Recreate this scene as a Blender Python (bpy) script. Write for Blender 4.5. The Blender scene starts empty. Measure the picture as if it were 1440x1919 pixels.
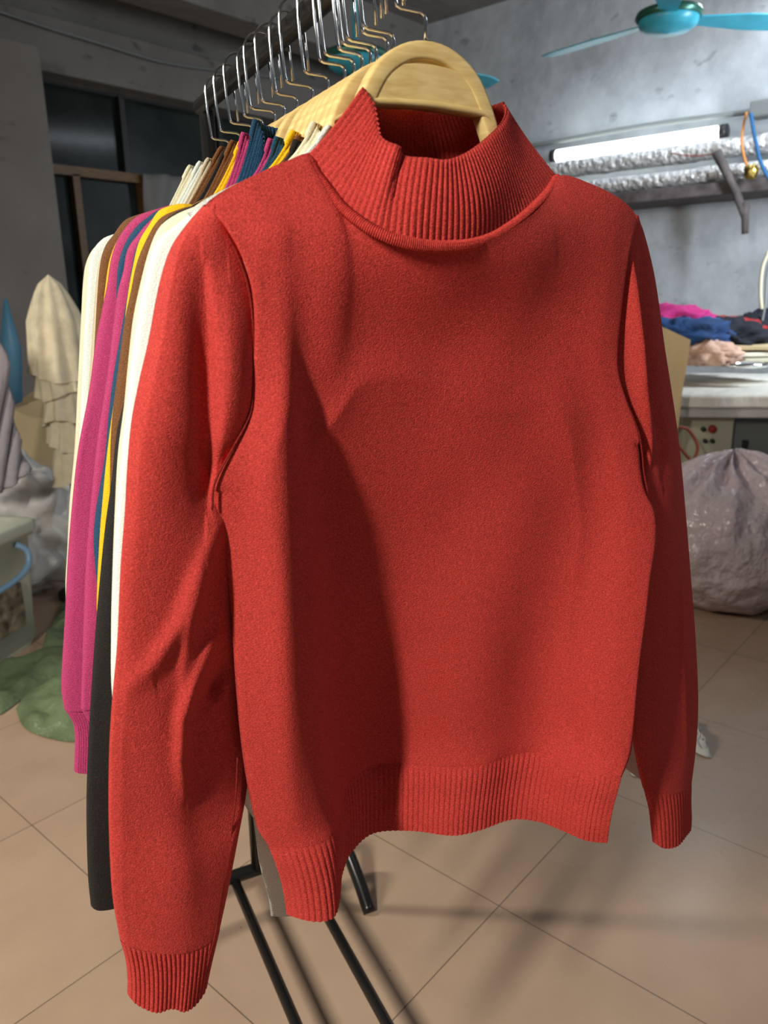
import bpy, bmesh, math, random
import numpy as np
from mathutils import Vector, Matrix, noise
random.seed(7)
S = bpy.context.scene
COL = S.collection
PI = math.pi

# ------------------------------------------------------------------ camera
# room axes: X runs along the window wall, Y along the shelf wall, Z up, metres
AZ, PITCH, ROLL = math.radians(41.0), math.radians(-15.45), math.radians(0.95)
fh = Vector((math.cos(AZ), math.sin(AZ), 0)); rt = Vector((math.sin(AZ), -math.cos(AZ), 0)); up0 = Vector((0, 0, 1))
fw = fh*math.cos(PITCH) + up0*math.sin(PITCH)
u0 = rt.cross(fw)
R_ = rt*math.cos(ROLL) - u0*math.sin(ROLL)
U_ = R_.cross(fw)
cd = bpy.data.cameras.new('camera'); cam = bpy.data.objects.new('camera', cd); COL.objects.link(cam)
m = Matrix.Identity(4)
for i in range(3):
    m[i][0] = R_[i]; m[i][1] = U_[i]; m[i][2] = -fw[i]
m[2][3] = 1.2
cam.matrix_world = m
cd.sensor_fit = 'VERTICAL'; cd.sensor_height = 36.0; cd.lens = 36*1441/1919.0
cd.clip_start = 0.02
cd.dof.use_dof = True; cd.dof.focus_distance = 0.80; cd.dof.aperture_fstop = 8.0
S.camera = cam

# garment frame: u along a hanger, n towards the viewer, z up; the rail runs along n
O = Vector((0.526, 0.407, 0)); UU = Vector((0.927184, -0.374607, 0)); NN = Vector((-0.374607, -0.927184, 0))
RZ = math.atan2(UU.y, UU.x)
def gl(u, n, z): return O + UU*u + NN*n + Vector((0, 0, z))

# ------------------------------------------------------------------ light
S.view_settings.view_transform = 'Standard'; S.view_settings.look = 'None'
S.view_settings.exposure = 0.0; S.view_settings.gamma = 1.0
w = bpy.data.worlds.new('world'); S.world = w; w.use_nodes = True
w.node_tree.nodes['Background'].inputs[0].default_value = (0.75, 0.85, 1.0, 1)
w.node_tree.nodes['Background'].inputs[1].default_value = 0.065
def area(name, loc, target, sx, sy, power, col):
    l = bpy.data.lights.new(name, 'AREA'); l.shape = 'RECTANGLE'; l.size = sx; l.size_y = sy
    l.energy = power; l.color = col
    o = bpy.data.objects.new(name, l); COL.objects.link(o); o.location = loc
    o.rotation_euler = (Vector(target)-Vector(loc)).to_track_quat('-Z', 'Y').to_euler()
    return o
area('key_tube_light', gl(-1.75, 0.82, 2.1), gl(0, 0, 1.0), 0.10, 0.5, 59, (1.0, 0.93, 0.80))
area('rear_tube_light', gl(-1.9, -1.7, 2.35), gl(0, -0.6, 0.3), 0.12, 0.6, 44, (1.0, 0.90, 0.76))
area('right_fill_light', gl(1.9, 1.2, 2.4), gl(0.2, 0, 0.9), 0.8, 0.3, 6, (0.92, 0.95, 1.0))  # added fill from the right to lift the dark outer sleeve, no actual tube
area('shelf_tube_glow', (5.35, 2.5, 2.6), (5.75, 2.5, 1.9), 1.2, 0.10, 3, (0.82, 0.92, 1.0))
area('wall_fill_light', (4.0, 0.2, 2.05), (5.75, 2.3, 1.7), 0.12, 1.2, 62, (0.84, 0.92, 1.0))  # invented lamp out of view at right, added to brighten the shelf wall

area('ceiling_tube_light', (5.1, 1.47, 3.05), (5.05, 1.45, 0), 0.9, 0.03, 10, (0.86, 0.93, 1.0)).rotation_euler = (0, 0, math.atan2(0.27, 1.0))
# ------------------------------------------------------------------ materials
def mat(name, col, rough=0.6, metal=0.0, spec=0.5, noise_scale=0, noise_amt=0.0, bump=0.0, bump_scale=40, bump_dist=0.002, sheen=0, alpha=1, emit=None, estr=0, trans=0, coords='Object', ior=1.45, stretch=(1, 1, 1)):
    M = bpy.data.materials.new(name); M.use_nodes = True
    nt = M.node_tree; b = nt.nodes['Principled BSDF']
    b.inputs['Base Color'].default_value = (*col, 1); b.inputs['Roughness'].default_value = rough
    b.inputs['Metallic'].default_value = metal; b.inputs['Specular IOR Level'].default_value = spec
    b.inputs['IOR'].default_value = ior
    if sheen: b.inputs['Sheen Weight'].default_value = sheen; b.inputs['Sheen Roughness'].default_value = 0.5
    if alpha < 1: b.inputs['Alpha'].default_value = alpha
    if trans: b.inputs['Transmission Weight'].default_value = trans
    if emit: b.inputs['Emission Color'].default_value = (*emit, 1); b.inputs['Emission Strength'].default_value = estr
    tc = nt.nodes.new('ShaderNodeTexCoord'); mp = nt.nodes.new('ShaderNodeMapping'); mp.inputs['Scale'].default_value = stretch
    nt.links.new(tc.outputs[coords], mp.inputs[0])
    if noise_scale:
        n = nt.nodes.new('ShaderNodeTexNoise'); n.inputs['Scale'].default_value = noise_scale; n.inputs['Detail'].default_value = 6
        nt.links.new(mp.outputs[0], n.inputs['Vector'])
        r = nt.nodes.new('ShaderNodeValToRGB'); r.color_ramp.elements[0].position = 0.3; r.color_ramp.elements[1].position = 0.7
        r.color_ramp.elements[0].color = (*[c*(1-noise_amt) for c in col], 1); r.color_ramp.elements[1].color = (*[min(1, c*(1+noise_amt)) for c in col], 1)
        nt.links.new(n.outputs[0], r.inputs[0]); nt.links.new(r.outputs[0], b.inputs['Base Color'])
    if bump:
        n2 = nt.nodes.new('ShaderNodeTexNoise'); n2.inputs['Scale'].default_value = bump_scale; n2.inputs['Detail'].default_value = 4
        nt.links.new(mp.outputs[0], n2.inputs['Vector'])
        bp = nt.nodes.new('ShaderNodeBump'); bp.inputs['Strength'].default_value = bump; bp.inputs['Distance'].default_value = bump_dist
        nt.links.new(n2.outputs[0], bp.inputs['Height']); nt.links.new(bp.outputs[0], b.inputs['Normal'])
    return M

def knit(name, col, speck=0.25, stitches=True, sheen=0.25):
    """fine wool knit: heathered colour, tiny stitches as bump"""
    M = bpy.data.materials.new(name); M.use_nodes = True
    nt = M.node_tree; b = nt.nodes['Principled BSDF']; L = nt.links
    b.inputs['Roughness'].default_value = 0.85; b.inputs['Specular IOR Level'].default_value = 0.25
    b.inputs['Sheen Weight'].default_value = sheen; b.inputs['Sheen Roughness'].default_value = 0.4
    b.inputs['Sheen Tint'].default_value = (*[min(1, c*1.5+0.1) for c in col], 1)
    tc = nt.nodes.new('ShaderNodeTexCoord'); mp = nt.nodes.new('ShaderNodeMapping'); mp.inputs['Scale'].default_value = (1, 1, 1.5)
    L.new(tc.outputs['Object'], mp.inputs[0])
    n = nt.nodes.new('ShaderNodeTexNoise'); n.inputs['Scale'].default_value = 560; n.inputs['Detail'].default_value = 3; n.inputs['Roughness'].default_value = 0.7
    L.new(mp.outputs[0], n.inputs['Vector'])
    r = nt.nodes.new('ShaderNodeValToRGB'); e = r.color_ramp.elements
    e[0].position = 0.34; e[0].color = (*[c*(1-speck) for c in col], 1)
    e[1].position = 0.62; e[1].color = (*[min(1, c*(1+speck*0.6)+0.01*speck) for c in col], 1)
    q = e.new(0.74); q.color = (*[min(1, c*(1+speck)+0.12*speck) for c in col], 1)
    L.new(n.outputs[0], r.inputs[0]); L.new(r.outputs[0], b.inputs['Base Color'])
    v = nt.nodes.new('ShaderNodeTexVoronoi'); v.inputs['Scale'].default_value = 760; v.inputs['Randomness'].default_value = 0.75
    mp2 = nt.nodes.new('ShaderNodeMapping'); mp2.inputs['Scale'].default_value = (0.75, 0.75, 1.35)
    L.new(tc.outputs['Object'], mp2.inputs[0]); L.new(mp2.outputs[0], v.inputs['Vector'])
    add = nt.nodes.new('ShaderNodeMath'); add.operation = 'ADD'
    L.new(n.outputs[0], add.inputs[0]); L.new(v.outputs['Distance'], add.inputs[1])
    bp = nt.nodes.new('ShaderNodeBump'); bp.inputs['Strength'].default_value = 0.6; bp.inputs['Distance'].default_value = 0.0009
    bp.invert = True
    L.new(add.outputs[0], bp.inputs['Height']); L.new(bp.outputs[0], b.inputs['Normal'])
    return M

M = {}
M['red'] = knit('red_knit', (0.52, 0.044, 0.036), 0.35, sheen=0.12)
M['white'] = knit('white_knit', (0.80, 0.87, 0.84), 0.08)
M['cream'] = knit('cream_knit', (0.80, 0.76, 0.56), 0.08)
M['beige'] = knit('beige_knit', (0.62, 0.54, 0.38), 0.10)
M['black'] = knit('black_knit', (0.014, 0.012, 0.012), 0.25, sheen=0.1)
M['brown'] = knit('brown_knit', (0.17, 0.068, 0.022), 0.3)
M['yellow'] = knit('yellow_knit', (0.85, 0.52, 0.01), 0.12, sheen=0.1)
M['navy'] = knit('navy_knit', (0.012, 0.06, 0.13), 0.25)
M['magenta'] = knit('magenta_knit', (0.46, 0.045, 0.16), 0.22)
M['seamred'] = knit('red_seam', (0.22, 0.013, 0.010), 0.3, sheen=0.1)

def wood_mat():
    M_ = bpy.data.materials.new('pale_beech'); M_.use_nodes = True
    nt = M_.node_tree; b = nt.nodes['Principled BSDF']; L = nt.links
    b.inputs['Roughness'].default_value = 0.45
    tc = nt.nodes.new('ShaderNodeTexCoord'); mp = nt.nodes.new('ShaderNodeMapping'); mp.inputs['Scale'].default_value = (4, 1, 22)
    mp.inputs['Rotation'].default_value = (0, math.radians(28), 0)
    n = nt.nodes.new('ShaderNodeTexNoise'); n.inputs['Scale'].default_value = 9; n.inputs['Detail'].default_value = 8; n.inputs['Distortion'].default_value = 0.6
    L.new(tc.outputs['Object'], mp.inputs[0]); L.new(mp.outputs[0], n.inputs['Vector'])
    r = nt.nodes.new('ShaderNodeValToRGB'); e = r.color_ramp.elements
    e[0].position = 0.3; e[0].color = (0.66, 0.46, 0.17, 1); e[1].position = 0.65; e[1].color = (0.82, 0.63, 0.28, 1)
    L.new(n.outputs[0], r.inputs[0]); L.new(r.outputs[0], b.inputs['Base Color'])
    return M_
M['wood'] = wood_mat()
M['chrome'] = mat('polished_chrome', (0.85, 0.87, 0.88), 0.12, 1.0)
M['rack'] = mat('black_lacquered_steel', (0.012, 0.012, 0.012), 0.28, 0.0, 0.6)
def plaster(name, col, amt=0.18, sc=2.2):
    M_ = mat(name, col, 0.85, 0, 0.2, bump=0.5, bump_scale=9, bump_dist=0.02)
    nt = M_.node_tree; L = nt.links; b = nt.nodes['Principled BSDF']
    tc = nt.nodes.new('ShaderNodeTexCoord')
    n1 = nt.nodes.new('ShaderNodeTexNoise'); n1.inputs['Scale'].default_value = sc; n1.inputs['Detail'].default_value = 8; n1.inputs['Roughness'].default_value = 0.65
    L.new(tc.outputs['Object'], n1.inputs['Vector'])
    r = nt.nodes.new('ShaderNodeValToRGB'); e = r.color_ramp.elements
    e[0].position = 0.25; e[0].color = (*[c*(1-amt) for c in col], 1); e[1].position = 0.75; e[1].color = (*[min(1, c*(1+amt)) for c in col], 1)
    L.new(n1.outputs[0], r.inputs[0])
    n2 = nt.nodes.new('ShaderNodeTexNoise'); n2.inputs['Scale'].default_value = 5.5; n2.inputs['Detail'].default_value = 5
    mp = nt.nodes.new('ShaderNodeMapping'); mp.inputs['Scale'].default_value = (1, 1, 1.8); L.new(tc.outputs['Object'], mp.inputs[0]); L.new(mp.outputs[0], n2.inputs['Vector'])
    r2 = nt.nodes.new('ShaderNodeValToRGB'); r2.color_ramp.elements[0].position = 0.28; r2.color_ramp.elements[0].color = (0.55, 0.55, 0.55, 1)
    r2.color_ramp.elements[1].position = 0.36; r2.color_ramp.elements[1].color = (1, 1, 1, 1)
    L.new(n2.outputs[0], r2.inputs[0])
    mx = nt.nodes.new('ShaderNodeMix'); mx.data_type = 'RGBA'; mx.blend_type = 'MULTIPLY'; mx.inputs[0].default_value = 1
    L.new(r.outputs[0], mx.inputs[6]); L.new(r2.outputs[0], mx.inputs[7]); L.new(mx.outputs[2], b.inputs['Base Color'])
    return M_
M['wall'] = plaster('grey_blue_plaster', (0.42, 0.45, 0.48), 0.27, 3.0)
M['wall_dark'] = plaster('dingy_grey_plaster', (0.20, 0.19, 0.18), 0.15)
def floor_mat():
    M_ = bpy.data.materials.new('peach_floor_tiles'); M_.use_nodes = True
    nt = M_.node_tree; b = nt.nodes['Principled BSDF']; L = nt.links
    b.inputs['Roughness'].default_value = 0.27; b.inputs['Specular IOR Level'].default_value = 0.45
    tc = nt.nodes.new('ShaderNodeTexCoord'); mp = nt.nodes.new('ShaderNodeMapping')
    mp.inputs['Location'].default_value = (-0.132, -0.188, 0)
    L.new(tc.outputs['Object'], mp.inputs[0])
    br = nt.nodes.new('ShaderNodeTexBrick'); br.offset = 0; br.squash = 1
    br.inputs['Scale'].default_value = 1; br.inputs['Brick Width'].default_value = 0.498; br.inputs['Row Height'].default_value = 0.498
    br.inputs['Mortar Size'].default_value = 0.0013; br.inputs['Mortar Smooth'].default_value = 0.3
    br.inputs['Color1'].default_value = (0.52, 0.375, 0.275, 1); br.inputs['Color2'].default_value = (0.56, 0.405, 0.30, 1); br.inputs['Mortar'].default_value = (0.16, 0.125, 0.10, 1)
    L.new(mp.outputs[0], br.inputs['Vector'])
    n = nt.nodes.new('ShaderNodeTexNoise'); n.inputs['Scale'].default_value = 7; n.inputs['Detail'].default_value = 8
    L.new(tc.outputs['Object'], n.inputs['Vector'])
    r = nt.nodes.new('ShaderNodeValToRGB'); r.color_ramp.elements[0].position = 0.25; r.color_ramp.elements[0].color = (0.88, 0.87, 0.86, 1)
    r.color_ramp.elements[1].position = 0.7; r.color_ramp.elements[1].color = (1, 1, 1, 1); L.new(n.outputs[0], r.inputs[0])
    v = nt.nodes.new('ShaderNodeTexNoise'); v.inputs['Scale'].default_value = 34; v.inputs['Detail'].default_value = 2
    L.new(tc.outputs['Object'], v.inputs['Vector'])
    r3 = nt.nodes.new('ShaderNodeValToRGB'); r3.color_ramp.elements[0].position = 0.20; r3.color_ramp.elements[0].color = (0.45, 0.35, 0.3, 1)
    r3.color_ramp.elements[1].position = 0.235; r3.color_ramp.elements[1].color = (1, 1, 1, 1); L.new(v.outputs[0], r3.inputs[0])
    mx = nt.nodes.new('ShaderNodeMix'); mx.data_type = 'RGBA'; mx.blend_type = 'MULTIPLY'; mx.inputs[0].default_value = 1
    L.new(br.outputs[0], mx.inputs[6]); L.new(r.outputs[0], mx.inputs[7])
    my = nt.nodes.new('ShaderNodeMix'); my.data_type = 'RGBA'; my.blend_type = 'MULTIPLY'; my.inputs[0].default_value = 1
    L.new(mx.outputs[2], my.inputs[6]); L.new(r3.outputs[0], my.inputs[7]); L.new(my.outputs[2], b.inputs['Base Color'])
    rr = nt.nodes.new('ShaderNodeMapRange'); rr.inputs[3].default_value = 0.2; rr.inputs[4].default_value = 0.36
    L.new(n.outputs[0], rr.inputs[0]); L.new(rr.outputs[0], b.inputs['Roughness'])
    return M_
M['floor'] = floor_mat()
M['brownwood'] = mat('varnished_brown_wood', (0.16, 0.085, 0.03), 0.4, noise_scale=20, noise_amt=0.3, stretch=(1, 1, 8))
M['oldwood'] = mat('weathered_dark_timber', (0.10, 0.085, 0.085), 0.8, noise_scale=15, noise_amt=0.4)
M['glass'] = mat('dark_window_glass', (0.012, 0.018, 0.016), 0.12, 0, 0.35, noise_scale=3, noise_amt=0.6)
M['foil'] = mat('crinkled_silver_foil', (0.80, 0.81, 0.82), 0.36, 0.7, noise_scale=30, noise_amt=0.3, bump=1.0, bump_scale=28, bump_dist=0.03)
M['pipe'] = mat('grey_conduit', (0.20, 0.22, 0.22), 0.5)
M['tube'] = mat('glowing_tube', (1, 1, 1), 0.5, emit=(0.93, 1.0, 0.97), estr=5)
M['fanblue'] = mat('turquoise_enamel', (0.04, 0.34, 0.46), 0.35, noise_scale=14, noise_amt=0.15)
M['fangreen'] = mat('dark_green_rim', (0.03, 0.12, 0.09), 0.3, 0.4)
M['brass'] = mat('brass', (0.6, 0.45, 0.12), 0.3, 1.0)
M['card'] = mat('cardboard', (0.56, 0.44, 0.25), 0.85, noise_scale=5, noise_amt=0.1)
M['cloth_w'] = mat('white_cloth', (0.22, 0.22, 0.22), 0.9, bump=0.6, bump_scale=6, bump_dist=0.05)
M['cloth_m'] = mat('pale_mauve_cloth', (0.30, 0.28, 0.32), 0.9, bump=0.6, bump_scale=6, bump_dist=0.05)
M['ruffle'] = mat('ecru_ruffled_cloth', (0.80, 0.73, 0.54), 0.9, noise_scale=20, noise_amt=0.12, bump=0.5, bump_scale=60, bump_dist=0.006)
M['navycloth'] = mat('navy_cloth', (0.012, 0.05, 0.16), 0.85, noise_scale=9, noise_amt=0.4)
M['blackcloth'] = mat('black_cloth', (0.006, 0.008, 0.016), 0.85)
M['pinkcloth'] = mat('magenta_cloth', (0.42, 0.02, 0.16), 0.85)
M['peachcloth'] = mat('peach_cloth', (0.62, 0.40, 0.30), 0.85, noise_scale=25, noise_amt=0.25)
M['paper'] = mat('paper', (0.75, 0.72, 0.60), 0.7)
M['plasticcover'] = mat('milky_plastic_sheet', (0.72, 0.71, 0.64), 0.55, 0, 0.2, noise_scale=4, noise_amt=0.10, bump=0.3, bump_scale=4.5, bump_dist=0.05, stretch=(1, 3, 1))
M['tableedge'] = mat('worn_white_laminate', (0.50, 0.50, 0.46), 0.5, noise_scale=6, noise_amt=0.15)
M['cream_metal'] = mat('cream_enamel', (0.42, 0.42, 0.30), 0.45)
M['grey_metal'] = mat('grey_enamel', (0.16, 0.18, 0.17), 0.5)
M['dark'] = mat('dark_plastic', (0.02, 0.02, 0.022), 0.4)
M['redplastic'] = mat('red_plastic', (0.30, 0.02, 0.02), 0.5)
M['redcord'] = mat('rust_red_cord', (0.28, 0.06, 0.03), 0.6)
M['bag'] = mat('clear_plastic_bag_full_of_mauve_knits', (0.66, 0.56, 0.60), 0.15, 0, 0.7, noise_scale=4, noise_amt=0.14, bump=1.0, bump_scale=11, bump_dist=0.05)
M['bag_w'] = mat('white_plastic_bag', (0.80, 0.80, 0.78), 0.42, 0, 0.4, noise_scale=6, noise_amt=0.1, bump=0.9, bump_scale=9, bump_dist=0.02)
M['bag_d'] = mat('dark_plastic_bag', (0.06, 0.06, 0.065), 0.3, bump=0.8, bump_scale=9, bump_dist=0.03)
M['bin'] = mat('milky_grey_plastic', (0.50, 0.54, 0.46), 0.35, noise_scale=3, noise_amt=0.08)
M['bluehandle'] = mat('pale_blue_plastic', (0.22, 0.40, 0.62), 0.3)
M['sticker'] = mat('printed_sticker', (0.22, 0.18, 0.13), 0.5, noise_scale=22, noise_amt=0.9)
M['green'] = mat('green_tarpaulin', (0.16, 0.22, 0.12), 0.4, 0, 0.4, noise_scale=8, noise_amt=0.3, bump=1.0, bump_scale=14, bump_dist=0.02)
M['bluesheet'] = mat('blue_sheet', (0.07, 0.20, 0.33), 0.5)
M['orangewire'] = mat('orange_wire', (0.7, 0.28, 0.06), 0.5)
M['bluewire'] = mat('blue_wire', (0.02, 0.13, 0.32), 0.5)
M['cordw'] = mat('ivory_cord', (0.55, 0.52, 0.38), 0.6)

# ------------------------------------------------------------------ helpers
def tag(o, label=None, cat=None, group=None, kind=None):
    if label: o['label'] = label
    if cat: o['category'] = cat
    if group: o['group'] = group
    if kind: o['kind'] = kind
    return o
def empty(name, loc, rz=0.0):
    o = bpy.data.objects.new(name, None); COL.objects.link(o); o.location = loc; o.rotation_euler = (0, 0, rz)
    o.empty_display_size = 0.05
    return o
def mesh(name, V, F, material, parent=None, smooth=True):
    me = bpy.data.meshes.new(name); me.from_pydata([tuple(v) for v in V], [], F); me.materials.append(material)
    me.validate(); me.update()
    if smooth: me.polygons.foreach_set('use_smooth', [True]*len(me.polygons))
    o = bpy.data.objects.new(name, me); COL.objects.link(o)
    if parent: o.parent = parent
    return o
class MB:
    def __init__(s): s.V = []; s.F = []
    def add(s, V, F):
        k = len(s.V); s.V += [Vector(v) for v in V]; s.F += [tuple(i+k for i in f) for f in F]; return s
    def box(s, lo, hi, rz=0, about=None):
        x0, y0, z0 = lo; x1, y1, z1 = hi
        V = [Vector(p) for p in ((x0,y0,z0),(x1,y0,z0),(x1,y1,z0),(x0,y1,z0),(x0,y0,z1),(x1,y0,z1),(x1,y1,z1),(x0,y1,z1))]
        if rz:
            c = Vector(about or ((x0+x1)/2, (y0+y1)/2, 0)); R = Matrix.Rotation(rz, 3, 'Z')
            V = [R @ (v-c) + c for v in V]
        return s.add(V, [(3,2,1,0),(4,5,6,7),(0,1,5,4),(1,2,6,5),(2,3,7,6),(3,0,4,7)])
    def grid(s, G, closed=False):
        h = len(G); wd = len(G[0]); V = [p for r in G for p in r]; F = []
        for j in range(h-1):
            for i in range(wd-1 if not closed else wd):
                a = j*wd+i; b = j*wd+(i+1) % wd
                F.append((a, b, b+wd, a+wd))
        return s.add(V, F)
    def tube(s, path, r, seg=10, cap=True):
        P = [Vector(p) for p in path]; n = len(P); rings = []
        prev = None
        for i in range(n):
            t = (P[min(i+1, n-1)]-P[max(i-1, 0)]).normalized()
            if prev is None:
                a = Vector((0, 0, 1)) if abs(t.z) < 0.9 else Vector((1, 0, 0))
                x = t.cross(a).normalized()
            else:
                x = (prev - t*prev.dot(t)).normalized()
            prev = x; y = t.cross(x)
            rr = r[i] if isinstance(r, (list, tuple)) else r
            rings.append([P[i] + (x*math.cos(2*PI*k/seg)+y*math.sin(2*PI*k/seg))*rr for k in range(seg)])
        k0 = len(s.V); s.grid(rings, closed=True)
        if cap:
            s.F.append(tuple(k0+i for i in range(seg))[::-1]); s.F.append(tuple(k0+(n-1)*seg+i for i in range(seg)))
        return s
    def build(s, name, material, parent=None, smooth=True, bevel=0):
        o = mesh(name, s.V, s.F, material, parent, smooth)
        if bevel:
            b = o.modifiers.new('bevel', 'BEVEL'); b.width = bevel; b.segments = 2; b.limit_method = 'ANGLE'
        return o
def box(name, lo, hi, material, parent=None, bevel=0.0, rz=0, about=None):
    return MB().box(lo, hi, rz, about).build(name, material, parent, smooth=False, bevel=bevel)
def spline(P, t, _c={}):
    """Catmull-Rom through P by chord length, t in 0..1"""
    key = id(P)
    if key not in _c:
        L = [0.0]
        for a, b in zip(P, P[1:]): L.append(L[-1] + max(1e-6, (Vector(b)-Vector(a)).length))
        _c[key] = ([Vector(p) for p in P], [l/L[-1] for l in L], P)
    Q, L, _ = _c[key]
    t = min(max(t, 0), 1)
    i = 0
    while i < len(L)-2 and L[i+1] < t: i += 1
    f = (t-L[i])/(L[i+1]-L[i])
    p0 = Q[max(i-1, 0)]; p1 = Q[i]; p2 = Q[i+1]; p3 = Q[min(i+2, len(Q)-1)]
    d = L[i+1]-L[i]
    m1 = (p2-p0)*(d/(L[i+1]-L[max(i-1, 0)])); m2 = (p3-p1)*(d/(L[min(i+2, len(L)-1)]-L[i]))
    f2 = f*f; f3 = f2*f
    return p1*(2*f3-3*f2+1) + m1*(f3-2*f2+f) + p2*(-2*f3+3*f2) + m2*(f3-f2)
def smooth_path(P, n=24):
    P = list(P); return [spline(P, i/(n-1)) for i in range(n)]
def coons(T, B, Lf, Rt, ns, nt, soft=False):
    """rows from top (t=0) to bottom"""
    tp = [spline(T, i/(ns-1)) for i in range(ns)]; bt = [spline(B, i/(ns-1)) for i in range(ns)]
    lf = [spline(Lf, j/(nt-1)) for j in range(nt)]; rg = [spline(Rt, j/(nt-1)) for j in range(nt)]
    G = []
    for j in range(nt):
        t = j/(nt-1); row = []
        for i in range(ns):
            s = i/(ns-1)
            p = tp[i]*(1-t)+bt[i]*t + lf[j]*(1-s)+rg[j]*s - (tp[0]*(1-s)*(1-t)+tp[-1]*s*(1-t)+bt[0]*(1-s)*t+bt[-1]*s*t)
            if soft:
                td = tp[i].y-(tp[0].y*(1-s)+tp[-1].y*s); bd = bt[i].y-(bt[0].y*(1-s)+bt[-1].y*s)
                rr_ = max(0.6, math.hypot((p.x-0.018)/0.118, (1.302-p.z)/0.062)); sn = max(0, (1.302-p.z)/0.062)/rr_
                fl = 0.053*min(1, sn)*math.exp(-(max(0, rr_-1)/0.9)**1.3) if tp[ns//2].y > 0.02 else td*(1-t)**7
                p.y = lf[j].y*(1-s)+rg[j].y*s + fl + bd*t**0.95
            row.append(p)
        G.append(row)
    return G
def crease(p, C):
    """n offset at p from a list of (polyline(u,n,z), width_left, width_right, amplitude)"""
    d = 0.0
    x, z = p[0], p[2]
    for line, wl, wr, amp in C:
        best = 1e9; sg = 1; tt = 0; n = len(line)-1
        for k in range(n):
            ax, az = line[k][0], line[k][2]; bx, bz = line[k+1][0], line[k+1][2]
            dx, dz = bx-ax, bz-az; l2 = dx*dx+dz*dz
            f = max(0, min(1, ((x-ax)*dx+(z-az)*dz)/l2)); qx, qz = ax+dx*f, az+dz*f
            dd = math.hypot(x-qx, z-qz)
            if dd < best:
                best = dd; cr = dx*(z-az)-dz*(x-ax); sg = 1 if cr > 0 else -1; tt = (k+f)/n
        wd = wr if sg > 0 else wl
        if best < 3*wd: d += amp*math.exp(-(best/wd)**2)*math.sin(PI*min(1, max(0, 0.12+tt*0.8)))
    return d
def rib(x):
    return abs(math.sin(PI*x))**0.7 - 0.6
def garment_tube(name, T, B, Lf, Rt, ns, nt, material, parent, front=0.0, back=0.03, rnd=0.006, creases=(), ribs=0, amp=0.0011, backtop=None, kn=1.0, ripple=0.0008, seed=0, soft=False, yoke=0.0, lift=0.0):
    """closed knitted tube: front and back sheets meeting along both side edges"""
    G = coons(T, B, Lf, Rt, ns, nt, soft); fr = []; bk = []
    if lift:
        for row in G:
            for p in row:
                if p.z < 1.05: p.z = 1.05-(1.05-p.z)*(1-lift)
    if soft:                                   # let the fabric relax: smooth the depth field, edges kept
        A_ = np.array([[(p.x, p.y, p.z) for p in row] for row in G])
        for _ in range(int(A_.shape[0]*0.6)):
            B_ = A_.copy()
            B_[1:-1, 1:-1] = (A_[:-2, 1:-1]+A_[2:, 1:-1]+A_[1:-1, :-2]+A_[1:-1, 2:]+A_[1:-1, 1:-1]*2)/6
            A_ = B_
        for j, row in enumerate(G):
            for i, p in enumerate(row): p.x, p.y, p.z = (float(v_) for v_ in A_[j, i])
    if backtop:
        G2 = coons(backtop, B, Lf, Rt, ns, nt, soft)
    for j, row in enumerate(G):
        a = []; b = []
        for i, p in enumerate(row):
            s = i/(ns-1); e = max(0.0, math.sin(PI*s))
            q = p.copy(); q.y *= kn
            q.y += front*e**0.6
            if rnd: q.y -= rnd*(0.35 if (soft and q.z > 1.06) else 1)*(1-min(1, e/0.22)**0.5) if e < 0.22 else 0
            fd = min(1, (nt-1-j)/(nt*0.06)) if soft else 1
            if yoke:
                wz = min(1, max(0, (q.z-0.72)/0.50)); wz = wz*wz*(3-2*wz)
                yk = wz*min(1, e*5)*min(1, (j+0.6)/(nt*0.035))**0.5; qy = max(0, q.y); q.y += ((qy**3+yoke**3)**(1/3)-qy)*yk
            if creases: q.y += crease(q, creases)*min(1, e*4)*fd
            if ripple: q.y += ripple*fd*noise.noise(Vector((q.x*14+seed, 0, q.z*9)))*2*min(1, e*3)
            r = G2[j][i].copy() if backtop else p.copy(); r.y *= kn
            r.y -= back*e**0.6 + rnd*(1-min(1, e/0.22)**0.5 if e < 0.22 else 0)
            if ribs:
                q.y += amp*rib(s*ribs)*min(1, e*6)*min(1, 0.25+j/3); r.y -= amp*rib(s*ribs)*min(1, e*6)
            a.append(Vector((q.x, -q.y, q.z)))
            if i % 3 == 0 or i == ns-1: b.append(Vector((r.x, -r.y, r.z)))
        fr.append(a); bk.append(b[1:-1][::-1])
    if soft:                                   # a short tuck under the band
        for rows_ in (fr, bk): rows_.append([v + Vector((0, 0.0006 if rows_ is fr else -0.0006, -0.003)) for v in rows_[-1]])
    rings = [a+b for a, b in zip(fr, bk)]
    mb = MB().grid(rings, closed=True)
    return mb.build(name, material, parent), fr

# ------------------------------------------------------------------ room shell
def struct(o): o['kind'] = 'structure'; return o
struct(box('floor', (-3.5, -4, -0.1), (6.2, 5.6, 0), M['floor']))
struct(box('wall_right', (5.75, -4, 0), (5.95, 5.4, 3.4), M['wall']))
struct(box('ceiling', (-3.5, -4, 3.4), (6.2, 5.6, 3.5), M['wall_dark']))
mb = MB(); mb.box((-3.5, 5.2, 0), (2.3, 5.4, 3.4)); mb.box((2.3, 5.2, 2.60), (5.75, 5.4, 3.4)); mb.box((2.3, 5.2, 0), (5.75, 5.4, 0.5))
struct(mb.build('wall_left', M['wall_dark'], smooth=False))
struct(box('trim_1', (-3.5, 5.05, 2.60), (5.75, 5.2, 2.92), M['wall_dark'], bevel=0.01))      # lintel beam
struct(box('trim_2', (-3.5, 4.45, 3.0), (5.75, 4.75, 3.4), M['wall_dark'], bevel=0.01))       # ceiling beam
struct(box('trim_3', (1.6, 4.6, 0), (2.42, 5.2, 2.60), M['wall_dark'], bevel=0.01))          # pier beside the window
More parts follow.
